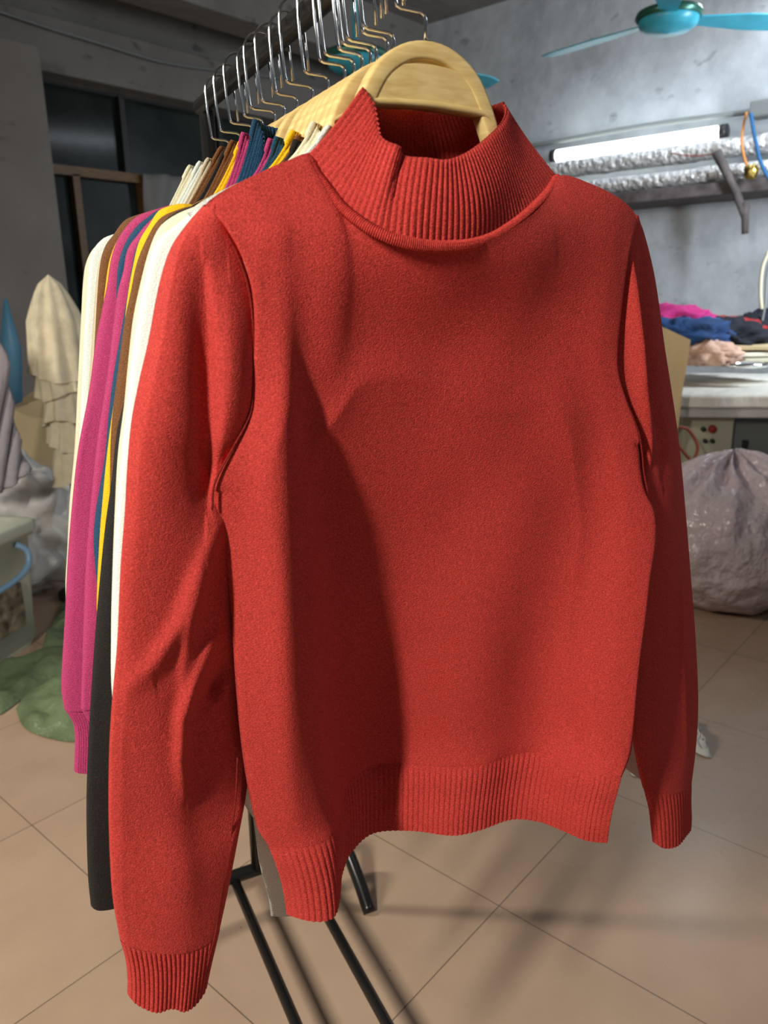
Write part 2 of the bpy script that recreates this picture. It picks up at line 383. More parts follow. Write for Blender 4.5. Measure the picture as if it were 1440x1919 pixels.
# long dark window with wooden framing
w1 = struct(MB().box((2.42, 5.24, 2.08), (5.7, 5.25, 2.58)).box((2.42, 5.24, 0.5), (3.4, 5.25, 2.04)).build('window_1', M['glass'], smooth=False))
fr_ = MB(); fr_.box((2.42, 5.18, 2.03), (5.7, 5.24, 2.09)); fr_.box((2.44, 5.18, 0.5), (2.50, 5.24, 2.04)); fr_.box((2.85, 5.18, 0.5), (2.90, 5.24, 2.04)); fr_.box((3.36, 5.16, 0.5), (3.46, 5.24, 2.06))
fr_.build('window_frame', M['brownwood'], w1, smooth=False)
mu = MB()
for x in (3.26, 4.1, 4.9): mu.box((x, 5.19, 2.09), (x+0.04, 5.24, 2.58))
mu.build('mullion', M['dark'], w1, smooth=False)
w2 = struct(MB().box((3.46, 5.24, 0.5), (5.7, 5.25, 2.04)).build('window_2', M['glass'], smooth=False))

# ------------------------------------------------------------------ clothes rack
RAILZ = 1.476
rack = empty('clothes_rack', gl(0.02, -0.65, 0), RZ)
tag(rack, 'black steel clothes rack whose rail carries the row of knitted sweaters', 'clothes rack')
def loc(u, n, z): return Vector((u-0.02, -(n+0.65), z))      # rack-local
MB().tube([loc(0, -0.655, RAILZ), loc(0, 0.62, RAILZ)], 0.0115, 20).build('rail', M['rack'], rack)
for n_ in (-0.64, 0.60):
    MB().tube([loc(0.004, n_, RAILZ-0.008), loc(0.006, n_, 1.0), loc(0.02, -0.718 if n_ < 0 else 0.618, 0.088)], 0.011, 16).build('post', M['rack'], rack)
for n_, sg in ((-0.72, 1), (0.62, -1)):
    P = [loc(-0.17, n_+0.125*sg, 0.0), loc(-0.172, n_+0.06*sg, 0.045), loc(-0.165, n_+0.012*sg, 0.083), loc(-0.125, n_, 0.088), loc(0.03, n_, 0.088), loc(0.165, n_, 0.088), loc(0.205, n_+0.012*sg, 0.083), loc(0.214, n_+0.06*sg, 0.045), loc(0.212, n_+0.128*sg, 0.0)]
    MB().tube(smooth_path(P, 60), 0.0135, 18).build('foot', M['rack'], rack)
for u_ in (-0.035, 0.095):
    MB().tube([loc(u_+0.008, -0.715, 0.082), loc(u_-0.012, 0.62, 0.082)], 0.0095, 16).build('base_rod', M['rack'], rack)

# ------------------------------------------------------------------ hangers
def make_hanger(n, label, du=0.0, twist=0.0, jog=0.026):
    h = empty('wooden_hanger', gl(du, n, 1.26), RZ+twist)
    tag(h, label, 'hanger', 'beech hangers with chrome hooks along the rail')
    dz = -1.26
    half = [(0.0, 1.3885), (0.022, 1.3845), (0.043, 1.371), (0.056, 1.352), (0.065, 1.333), (0.078, 1.308), (0.112, 1.283), (0.150, 1.263), (0.188, 1.247)]
    P = [(-u, 0, z) for u, z in half[:0:-1]] + [(u, 0, z) for u, z in half]
    P = smooth_path(P, 70)
    V = []; F = []
    for i, p in enumerate(P):                     # swept rounded bar, 11 mm wide and 15 mm deep
        t = (P[min(i+1, 69)]-P[max(i-1, 0)]).normalized(); nrm = Vector((-t.z, 0, t.x))
        k = len(V); wv = 0.0066; dp = 0.0075 - 0.003*min(1, max(0, (abs(p.x)-0.07)/0.03))
        for a in range(14):
            an = 2*PI*a/14; ca, sa = math.cos(an), math.sin(an)
            x = wv*math.copysign(abs(ca)**0.32, ca); y = dp*math.copysign(abs(sa)**0.32, sa)
            V.append(p + nrm*(x-0.006) + Vector((0, y, dz)))
        if i:
            for a in range(14): F.append((k-14+a, k-14+(a+1) % 14, k+(a+1) % 14, k+a))
    F.append(tuple(range(14))[::-1]); F.append(tuple(len(V)-14+a for a in range(14)))
    mesh('frame', V, F, M['wood'], h)
    # thin half-moon panel inside the arch
    pan = MB(); rows = []
    for y in (-0.0066, 0.0066):
        for k in range(9):
            f = k/8; row = []
            for i in range(25):
                an = PI*i/24
                ux = -0.0522*math.cos(an); top = 1.3440+0.0288*math.sin(an)**0.72
                bot = 1.3435+0.003*math.sin(an)
                row.append(Vector((ux, y, bot+(top-bot)*f+dz)))
            rows.append(row)
    g1 = rows[:9]; g2 = rows[9:]
    pan.grid(g1); pan.grid(g2); pan.grid([g1[0], g2[0]]); pan.grid([g1[8], g2[8]])
    pan.build('panel', M['wood'], h)
    lip = [Vector((-0.060, 0, 1.338+dz)), Vector((-0.053, 0, 1.3425+dz)), Vector((-0.03, 0, 1.3445+dz)), Vector((0, 0, 1.3455+dz)), Vector((0.03, 0, 1.3445+dz)), Vector((0.053, 0, 1.3425+dz)), Vector((0.060, 0, 1.338+dz))]
    lp = smooth_path(lip, 30); V = []; F = []
    for i, p in enumerate(lp):
        k = len(V)
        for (a, b) in ((-0.0075, -0.0025), (-0.0075, 0.0015), (-0.006, 0.0025), (0.006, 0.0025), (0.0075, 0.0015), (0.0075, -0.0025)):
            V.append(p+Vector((0, a, b)))
        if i:
            for a in range(6): F.append((k-6+a, k-6+(a+1) % 6, k+(a+1) % 6, k+a))
    mesh('crossbar', V, F, M['wood'], h)
    MB().tube([(0, 0, 1.384+dz), (0, 0, 1.390+dz)], 0.0042, 14).build('ferrule', M['chrome'], h)
    rc = 0.0195
    zj = 1.4095
    H = [(0, 1.386), (0, zj-0.0045), (-0.0012, zj-0.0014), (-0.0045, zj), (-jog+0.0045, zj+0.0005), (-jog+0.0012, zj+0.0018), (-jog, zj+0.005), (-jog-0.0028, zj+0.03), (-jog-0.0035, 1.456)]
    c0 = (-jog-0.0035+rc, 1.4685)
    for k in range(0, 11):
        an = PI - k*PI/10*1.02; H.append((c0[0]+rc*math.cos(an), c0[1]+rc*math.sin(an)))
    H += [(c0[0]+rc+0.001, 1.455), (c0[0]+rc+0.003, 1.434)]
    Hp = [Vector((u, 0, z+dz)) for u, z in H]
    pts = Hp
    MB().tube(pts, 0.0015, 10).build('hook', M['chrome'], h)
    return h

HN = [0.0, -0.052, -0.063, -0.084, -0.095, -0.112, -0.129, -0.149, -0.188, -0.228, -0.272, -0.311, -0.343, -0.386, -0.424, -0.475, -0.526]

# ------------------------------------------------------------------ sweaters
FRONT_TOP_L = [(-0.1815,0,1.266),(-0.1621,0,1.2784),(-0.1335,0,1.292),(-0.1167,0,1.299),(-0.1014,0,1.3039)]
FRONT_NECK = [(-0.1014,0,1.3039),(-0.0989,0.007,1.2914),(-0.0946,0.016,1.2803),(-0.0877,0.028,1.2654),(-0.077,0.041,1.2528),(-0.0639,0.049,1.2448),(-0.0485,0.053,1.2401),(-0.031,0.054,1.2377),(-0.0124,0.054,1.2376),(0.008,0.052,1.2396),(0.031,0.047,1.245),(0.0603,0.038,1.2571),(0.0877,0.026,1.271),(0.1138,0.012,1.2861),(0.1332,0,1.3014)]
FRONT_TOP_R = [(0.1331,0,1.3031),(0.1662,0,1.2951),(0.1985,0,1.2848),(0.2162,0,1.2763),(0.2264,0,1.2668)]
BACK_NECK = [(FRONT_TOP_L[-1][0], 0, FRONT_TOP_L[-1][2]), (-0.08, -0.018, 1.306), (-0.05, -0.028, 1.303), (0.015, -0.032, 1.300), (0.08, -0.028, 1.303), (0.11, -0.018, 1.304), FRONT_NECK[-1]]
RIM_FRONT = [(-0.0609,0.012,1.3505),(-0.0568,0.013,1.3458),(-0.0535,0.015,1.34),(-0.0541,0.021,1.327),(-0.0557,0.028,1.316),(-0.0531,0.037,1.31),(-0.0487,0.045,1.3062),(-0.043,0.041,1.3015),(-0.0396,0.046,1.2995),(-0.0291,0.051,1.2987),(-0.0148,0.052,1.298),(0.0017,0.047,1.3023),(0.0244,0.037,1.3127),(0.0447,0.026,1.3244),(0.068,0.01,1.34),(0.0805,-0.004,1.3509),(0.0817,-0.012,1.3582)]
RIM_BACK = [(-0.0609,0.012,1.3505),(-0.0417,-0.012,1.3496),(-0.0138,-0.026,1.3484),(0.02,-0.033,1.3503),(0.052,-0.034,1.3528),(0.0709,-0.03,1.3557),(0.0817,-0.022,1.3579),(0.0817,-0.012,1.3582)]
BODY_L = [(-0.1821,0.002,1.2658),(-0.1728,0.01,1.2512),(-0.1631,0.012,1.2315),(-0.1564,0.012,1.2076),(-0.155,0.012,1.1792),(-0.1567,0.012,1.1521),(-0.1598,0.012,1.1225),(-0.1662,0.012,1.1088),(-0.1742,0.011,1.0964),(-0.1911,0.008,1.0676),(-0.194,0.005,1.0463),(-0.1881,0,1.0225),(-0.1829,-0.002,0.9783),(-0.1815,-0.003,0.9307),(-0.1813,-0.005,0.8858),(-0.1797,-0.008,0.8327),(-0.1761,-0.01,0.7823),(-0.1696,-0.01,0.7355),(-0.1612,-0.0084,0.715)]
BODY_R = [(0.2245,0.002,1.2665),(0.2066,0.01,1.2468),(0.1985,0.014,1.2208),(0.1958,0.018,1.1779),(0.1956,0.022,1.1356),(0.2077,0.024,1.1059),(0.2243,0.028,1.0715),(0.2293,0.03,1.0502),(0.2312,0.032,1.0321),(0.2351,0.036,1.0103),(0.2459,0.04,0.9916),(0.2487,0.042,0.9739),(0.2475,0.044,0.952),(0.2397,0.048,0.9238),(0.2338,0.052,0.8853),(0.2254,0.056,0.8259),(0.2201,0.06,0.7641),(0.2158,0.062,0.7331),(0.2005,0.0672,0.715)]
BAND_TOP = [(-0.1612,-0.0084,0.715),(-0.1378,0.0026,0.715),(-0.118,0.0059,0.715),(-0.1035,0.0012,0.715),(-0.0864,-0.0212,0.715),(-0.0615,-0.0609,0.715),(-0.0338,-0.0777,0.715),(-0.0085,-0.0795,0.715),(0.0215,-0.0597,0.715),(0.0502,-0.0407,0.715),(0.086,-0.0256,0.715),(0.1252,-0.0261,0.715),(0.1527,-0.0145,0.715),(0.1668,0.0185,0.715),(0.1826,0.0511,0.715),(0.2005,0.0672,0.715)]
HEM = [(-0.1504,-0.0005,0.64),(-0.1304,0.0154,0.64),(-0.1129,0.0189,0.64),(-0.0994,0.0035,0.64),(-0.0825,-0.0279,0.64),(-0.0598,-0.0537,0.64),(-0.0269,-0.0693,0.64),(0.011,-0.0537,0.64),(0.0477,-0.025,0.64),(0.0779,-0.0185,0.64),(0.1192,-0.0164,0.64),(0.1429,0.0006,0.64),(0.1549,0.0222,0.64),(0.1681,0.0498,0.64),(0.1862,0.068,0.64)]
BAND_L = [BODY_L[-1]] + [(-0.1574,-0.0044,0.699),(-0.1529,-0.0028,0.676),(-0.1508,-0.0017,0.655),(-0.1504,-0.0005,0.64)]
BAND_R = [BODY_R[-1]] + [(0.1953,0.0686,0.701),(0.1914,0.0675,0.681),(0.1869,0.0687,0.66),(0.1862,0.068,0.64)]
SLV_L_T = [(-0.1807,0,1.2667),(-0.1777,0,1.2662),(-0.1746,0.002,1.2636)]
SLV_L_OUT = [(-0.1807,0,1.2667),(-0.1939,0,1.2533),(-0.2065,0,1.2371),(-0.2169,0,1.212),(-0.2279,0,1.1738),(-0.2374,0,1.145),(-0.2454,0,1.1169),(-0.2517,0,1.0834),(-0.2565,0,1.0517),(-0.2637,0,1.0109),(-0.273,0,0.9474),(-0.2803,0,0.9081),(-0.2867,0,0.8694),(-0.293,0,0.8183),(-0.2973,0,0.7696),(-0.2997,0,0.7236),(-0.2984,0,0.6824)]
SLV_L_IN = [(-0.1746,0.002,1.2636),(-0.1659,0.006,1.2499),(-0.1576,0.007,1.2318),(-0.1511,0.007,1.2077),(-0.1497,0.007,1.1789),(-0.1514,0.007,1.1515),(-0.1542,0.006,1.1214),(-0.164,0.003,1.0992),(-0.1733,-0.004,1.0822),(-0.1754,-0.006,1.0563),(-0.1729,-0.008,1.0202),(-0.1694,-0.016,0.971),(-0.1663,-0.022,0.9195),(-0.1641,-0.028,0.8652),(-0.1659,-0.03,0.811),(-0.1728,-0.026,0.7712),(-0.189,-0.006,0.7399),(-0.2032,-0.003,0.6899),(-0.2144,0,0.655)]
CUFF_L_T = [SLV_L_OUT[-1]] + [(-0.2801,0,0.6722),(-0.2584,0,0.662),(-0.2356,0,0.6548)] + [SLV_L_IN[-1]]
CUFF_L_B = [(-0.2981,0,0.6252),(-0.291,0.002,0.6189),(-0.2779,0.006,0.6125),(-0.2677,0.004,0.6099),(-0.2623,0.004,0.6071),(-0.2557,0.006,0.602),(-0.245,0.004,0.5993),(-0.2296,0,0.6033)]
CUFF_L_OUT = [SLV_L_OUT[-1]] + [(-0.2962,0,0.6618),(-0.2964,0,0.6422),(-0.2981,0,0.6252)]
CUFF_L_IN = [SLV_L_IN[-1]] + [(-0.2215,0,0.6317),(-0.2262,0,0.616),(-0.2296,0,0.6033)]
SLV_R_T = [(0.2157,0.001,1.2715),(0.222,0,1.2713),(0.2275,0,1.2701)]
SLV_R_IN = [(0.2157,0.001,1.2715),(0.2035,0.005,1.2471),(0.1963,0.008,1.221),(0.1945,0.011,1.1779),(0.1952,0.014,1.1351),(0.2086,0.014,1.1048),(0.2357,0.014,1.0685),(0.2447,0.013,1.0457),(0.2496,0.012,1.006),(0.2563,0.01,0.9586),(0.2613,0.008,0.8971),(0.2641,0.006,0.8332),(0.2663,0.006,0.7673),(0.2712,0.008,0.7126),(0.2817,0.01,0.6684),(0.2912,0.012,0.6378)]
SLV_R_OUT = [(0.2275,0,1.2701),(0.2469,-0.008,1.2574),(0.274,-0.018,1.2246),(0.2917,-0.024,1.1934),(0.308,-0.028,1.1525),(0.3236,-0.03,1.1095),(0.3391,-0.032,1.0644),(0.3589,-0.034,1.0012),(0.3757,-0.034,0.935),(0.3898,-0.034,0.8724),(0.4056,-0.034,0.8064),(0.4168,-0.032,0.739),(0.4235,-0.03,0.6777),(0.4183,-0.024,0.6281),(0.4063,-0.016,0.5909)]
CUFF_R_T = [SLV_R_IN[-1]] + [(0.3184,0.012,0.6256),(0.3576,0.002,0.6106)] + [SLV_R_OUT[-1]]
CUFF_R_B = [(0.3122,0.014,0.557),(0.3248,0.014,0.5476),(0.3524,0.008,0.5375),(0.383,-0.004,0.5319),(0.4116,-0.014,0.5242)]
CUFF_R_IN = [SLV_R_IN[-1]] + [(0.3032,0.012,0.6042),(0.3085,0.013,0.5767),(0.3122,0.014,0.557)]
CUFF_R_OUT = [SLV_R_OUT[-1]] + [(0.4074,-0.015,0.5656),(0.4117,-0.015,0.5398),(0.4116,-0.014,0.5242)]

CR_BODY = [
 ([(-0.1466,0.01,1.2244),(-0.1468,0.01,1.1943),(-0.15,0.01,1.1556),(-0.1537,0.01,1.1238)], 0.004, 0.013, -0.0055),
 ([(-0.1435,0.01,1.2355),(-0.1442,0.01,1.1473),(-0.1451,0.01,1.0645),(-0.1456,0.01,0.9752),(-0.1448,0.01,0.8783),(-0.1435,0.01,0.7395)], 0.022, 0.020, 0.012),
 ([(-0.127,0,1.2249),(-0.1159,0,1.145),(-0.1051,0,1.08),(-0.0945,0,0.9864),(-0.089,0,0.8851),(-0.0781,-0.02,0.7429)], 0.016, 0.022, -0.009),
 ([(0.1112,0,1.1984),(0.1353,0,1.0807),(0.1647,0,0.9129)], 0.05, 0.04, 0.006),
]
CR_SLV_L = [
 ([(-0.1995,0.01,1.2453),(-0.2145,0.01,1.1884),(-0.2273,0.01,1.1217),(-0.2403,0.01,1.0437)], 0.02, 0.022, 0.008),
 ([(-0.1887,0,1.2247),(-0.1878,0,1.1723),(-0.1893,0,1.1173),(-0.1924,0,1.0766),(-0.1979,0,1.0435)], 0.014, 0.0035, -0.010),
 ([(-0.1719,0.01,1.2097),(-0.1751,0.01,1.1491),(-0.1823,0.01,1.0938)], 0.010, 0.016, 0.007),
 ([(-0.1884,0.01,1.0338),(-0.2082,0.01,0.9981),(-0.2259,0.01,0.9596),(-0.2489,0.01,0.9311),(-0.2705,0.01,0.914)], 0.007, 0.011, 0.0075),
 ([(-0.2043,0.01,0.9952),(-0.2166,0.01,0.9621),(-0.2237,0.01,0.9273),(-0.2276,0.01,0.8908)], 0.006, 0.010, 0.005),
 ([(-0.2006,0.01,0.9334),(-0.2197,0.01,0.9029),(-0.2308,0.01,0.8774),(-0.2353,0.01,0.8398),(-0.234,0.01,0.8042)], 0.006, 0.009, 0.009),
 ([(-0.1909,0.01,0.9026),(-0.1997,0.01,0.8856),(-0.2078,0.01,0.8781)], 0.008, 0.006, -0.009),
 ([(-0.2484,0.01,0.8918),(-0.2433,0.01,0.8075),(-0.243,0.01,0.7343),(-0.2462,0.01,0.6696)], 0.024, 0.014, 0.005),
]
CR_SLV_R = [
 ([(0.2098,0.01,1.2398),(0.2182,0.01,1.1772),(0.2323,0.01,1.1158),(0.2545,0.01,1.0442)], 0.012, 0.003, 0.018),
 ([(0.233,0,1.2407),(0.2483,0,1.1558),(0.2661,0,1.0803),(0.2825,0,1.0109)], 0.003, 0.014, -0.006),
 ([(0.3448,0,0.8786),(0.3559,0,0.7756),(0.3736,0,0.663)], 0.010, 0.0022, 0.003),
]
NECK_ALL = None
def outline_seam(P, name, material, parent, r=0.0012, off=0.0, n=60, kn=1.0):
    Q = smooth_path(P, n); MB().tube([Vector((p.x, -(p.y*kn+off), p.z)) for p in Q], r, 6).build(name, material, parent)

def make_collar(mt, sw, kn, samples, squash=1.0, du=0.0, peak=(0, 0)):
    """ribbed mock neck: neck seam ring up to the rim, front and back halves"""
    NF, NBk = 58, 44
    rows = 16
    def path(F_, Bk, s):
        return spline(F_, s*2) if s <= 0.5 else spline(Bk, 1-(s-0.5)*2)
    tot = (NF+NBk)*samples
    pu, pz = peak
    G = []
    for j in range(rows+1):
        t = j/rows; row = []
        for i in range(tot):
            rb = i/samples
            if rb < NF: s = 0.5*rb/NF
            else: s = 0.5+0.5*(rb-NF)/NBk
            a = path(FRONT_NECK, BACK_NECK, s); b = path(RIM_FRONT, RIM_BACK, s)
            p = a.lerp(b, t)
            c = Vector((0.012, 0.0, p.z)); o = Vector((p.x-c.x, p.y, 0)); o.normalize()
            bul = math.sin(PI*t)*(0.0075*max(0, o.y)-0.003*abs(o.x))
            sag = 0.0016*noise.noise(Vector((s*11, t*1.2, 3)))*t
            p = p + o*(bul + sag + 0.0021*rib(rb)*min(1, (1-t)*9+0.45))
            yy = p.y*kn
            if squash < 1: yy = math.copysign(0.012*min(1, abs(p.y)/0.018)**0.5, p.y) + 0.001*rib(rb); wk = min(1, max(0, (0.012-p.x)/0.05))*t; p.x += pu*wk; p.z += pz*wk + (pz*0.5)*t*(1-wk)
            row.append(Vector((p.x+du*t, -yy, p.z)))
        G.append(row)
    mb = MB().grid(G, closed=True)
    o = mb.build('collar', mt, sw)
    sd = o.modifiers.new('thickness', 'SOLIDIFY'); sd.thickness = 0.0022; sd.offset = -1
    return o

def make_sweater(i, color, label, slv=None, kn=1.0, z0=0.6, detail=1.0, wl=0.07, right_in=0.0, long=0.0, cuffed=True, collar_du=0.0, peak=(0, 0)):
    n = HN[i]; mt = M[color]
    sw = empty('knitted_sweater', gl(0, n, z0), RZ)
    tag(sw, label, 'sweater', 'knitted sweaters on wooden hangers along the rail')
    holder = []
    LONG = lambda P: [(p[0], p[1]-0.006, p[2]-long*min(1, max(0, (-0.075-p[0])/0.04))) for p in P]
    HB = LONG(HEM) if long else HEM; BL = ([BAND_L[0]]+LONG(BAND_L[1:])) if long else BAND_L; BR = ([BAND_R[0]]+LONG(BAND_R[1:])) if long else BAND_R
    front = (i == 0)
    T = FRONT_TOP_L[:-1] + FRONT_NECK + FRONT_TOP_R[1:]
    TB = FRONT_TOP_L[:-1] + BACK_NECK + FRONT_TOP_R[1:]
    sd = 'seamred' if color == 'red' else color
    d = detail
    o, fr = garment_tube('body', T, BAND_TOP, BODY_L, BODY_R, int(150*d)+8, int(150*d)+8, mt, sw, front=0.0, back=0.030 if front else 0.010, rnd=0.006 if front else 0.003, creases=CR_BODY if front else (), backtop=TB, kn=kn, ripple=0.0016 if front else 0.0006, seed=i, soft=True, yoke=0.0125 if front else 0.009, lift=0.0 if i < 2 else 0.17)
    holder.append(o)
    o, _ = garment_tube('hem_band', BAND_TOP, HB, BL, BR, 560 if front else 120, 26 if front else 8, mt, sw, back=0.028 if front else 0.009, rnd=0.006 if front else 0.003, ribs=80, amp=0.0017 if front else 0, kn=kn, ripple=0, lift=0.0 if i < 2 else 0.17)
    col = make_collar(mt, sw, kn if front else 1.0, 8 if front else 4, 1.0 if front else 0.30, du=collar_du, peak=peak)
    # left sleeve
    if slv is None:
        o, _ = garment_tube('sleeve', SLV_L_T, CUFF_L_T, SLV_L_OUT, SLV_L_IN, 110, 210, mt, sw, front=0.012, back=0.012, rnd=0.004, creases=CR_SLV_L, ripple=0.0012, seed=3)
        o, _ = garment_tube('cuff', CUFF_L_T, CUFF_L_B, CUFF_L_OUT, CUFF_L_IN, 300, 30, mt, sw, front=0.012, back=0.010, rnd=0.003, ribs=21, amp=0.0016, ripple=0)
        o, _ = garment_tube('sleeve', SLV_R_T, CUFF_R_T, SLV_R_IN, SLV_R_OUT, 90, 190, mt, sw, front=0.008, back=0.012, rnd=0.004, creases=CR_SLV_R, ripple=0.0008, seed=5)
        o, _ = garment_tube('cuff', CUFF_R_T, CUFF_R_B, CUFF_R_IN, CUFF_R_OUT, 220, 26, mt, sw, front=0.007, back=0.010, rnd=0.003, ribs=15, amp=0.0016, ripple=0)
    else:
        # slv: outer edge of the left sleeve as seen in (u, z), hem end last
        out = [(u, 0.0, z) for u, _, z in slv]
        wd = wl
        inn = []
        L = len(out)-1
        for k, (u, _, z) in enumerate(out):
            f = k/L; wk = wd*min(1, 0.12+f*3.0)*(1-0.22*f)
            inn.append((u+wk, 0.0, z + 0.028*min(1, f*4) - 0.02))
        tp = [out[0], ((out[0][0]+inn[0][0])/2, 0, max(out[0][2], inn[0][2])), inn[0]]
        bt = [out[-1], ((out[-1][0]+inn[-1][0])/2, 0.0, (out[-1][2]+inn[-1][2])/2-0.004), inn[-1]]
        garment_tube('sleeve', tp, bt, out, inn, 34, 90, mt, sw, front=0.0125, back=0.010, rnd=0.002, ripple=0.0025, seed=i*3.7)
        if cuffed:
            cu = 0.075
            cb = [(bt[0][0]+0.001, 0, bt[0][2]-cu), (bt[1][0]-0.004, 0.0, bt[1][2]-cu-0.002), (bt[2][0]-0.014, 0, bt[2][2]-cu)]
            garment_tube('cuff', bt, cb, [bt[0], (bt[0][0]+0.007, 0, bt[0][2]-cu*0.3), cb[0]], [bt[2], (bt[2][0]-0.006, 0, bt[2][2]-cu*0.3), cb[2]], 110, 12, mt, sw, front=0.010, back=0.008, rnd=0.002, ribs=20, amp=0.0008, ripple=0)
        SR_in = [(u-0.052, 0, z) for u, _, z in SLV_R_IN]; SR_out = [(u-0.052, 0, z) for u, _, z in SLV_R_OUT]
        tr = [SR_in[0], ((SR_in[0][0]+SR_out[0][0])/2, 0, SR_in[0][2]), SR_out[0]]
        br = [SR_in[-1], ((SR_in[-1][0]+SR_out[-1][0])/2, 0, SR_in[-1][2]), SR_out[-1]]
        garment_tube('sleeve', tr, br, SR_in, SR_out, 24, 50, mt, sw, front=0.008, back=0.008, rnd=0.002, ripple=0.001, seed=i)
    if front:
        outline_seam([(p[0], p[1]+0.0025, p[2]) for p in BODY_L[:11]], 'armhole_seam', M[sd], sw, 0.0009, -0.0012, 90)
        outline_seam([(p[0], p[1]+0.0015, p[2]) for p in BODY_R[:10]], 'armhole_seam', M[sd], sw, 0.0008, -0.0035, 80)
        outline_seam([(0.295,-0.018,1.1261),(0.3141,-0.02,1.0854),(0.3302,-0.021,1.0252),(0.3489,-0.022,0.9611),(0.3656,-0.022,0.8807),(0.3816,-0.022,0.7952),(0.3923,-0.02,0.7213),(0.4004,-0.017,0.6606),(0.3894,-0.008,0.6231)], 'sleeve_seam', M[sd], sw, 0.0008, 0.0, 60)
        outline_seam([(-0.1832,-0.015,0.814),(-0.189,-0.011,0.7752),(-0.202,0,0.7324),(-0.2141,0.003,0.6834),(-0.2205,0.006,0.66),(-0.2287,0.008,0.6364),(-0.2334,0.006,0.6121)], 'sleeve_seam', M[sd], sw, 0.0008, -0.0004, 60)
        # raised neck seam, finely ribbed across
        pth = smooth_path(FRONT_NECK, 1500) ; V = []; F = []
        for k, p in enumerate(pth):
            t = (pth[min(k+1, len(pth)-1)]-pth[max(k-1, 0)]).normalized()
            o1 = Vector((0, 1, 0)); o1 = (o1-t*o1.dot(t)).normalized(); o2 = t.cross(o1)
            kk = len(V); rr = 0.0043*(1+0.12*math.sin(2*PI*k/1500*190))*min(1, 0.4+min(k, 1499-k)/60)
            for a in range(10):
                an = 2*PI*a/10
                q = p + o1*(math.cos(an)*rr*0.75+0.0008) + o2*math.sin(an)*rr
                V.append((q.x, -q.y, q.z))
            if k:
                for a in range(10): F.append((kk-10+a, kk-10+(a+1) % 10, kk+(a+1) % 10, kk+a))
        mesh('neck_seam', V, F, mt, sw)
    for c in sw.children:
        c.location.z -= z0
    if not front and collar_du == 0: pass
    return sw

HL = ['front hanger whose arched wooden top rises out of the red collar', 'hanger just behind the front one, its chrome hook nearest the grey wall',
 'hanger third from the front, in the white and cream sweaters', 'hanger fourth from the front, holding the black sweater', 'hanger fifth from the front, holding a brown sweater',
 'hanger sixth from the front, holding the bright yellow sweater', 'hanger seventh from the front, holding a thin sliver of navy', 'hanger eighth from the front, in a magenta sweater',
 'hanger of the thick navy collar, ninth from the front', 'hanger of the outermost magenta sleeve, tenth from the front', 'hanger eleventh from the front, chrome hook over the magenta collars',
 'hanger twelfth from the front, in the rear brown sweater', 'hanger thirteenth from the front, chrome hook above the navy collar', 'hanger fourteenth from the front, fourth from the far rail end',
 'hanger third from the far end of the rail', 'hanger next to last at the far end of the rail', 'last hanger at the far end of the rail, hook nearest the post']
tw = [0, .05, -.04, .03, -.02, .04, .0, -.05, -.02, .03, .0, .05, -.08, .03, 0, -.03, .0]
for i, n_ in enumerate(HN):
    make_hanger(n_, HL[i], 0, tw[i]*0.8, jog=0.026+0.003*math.sin(i*2.3))

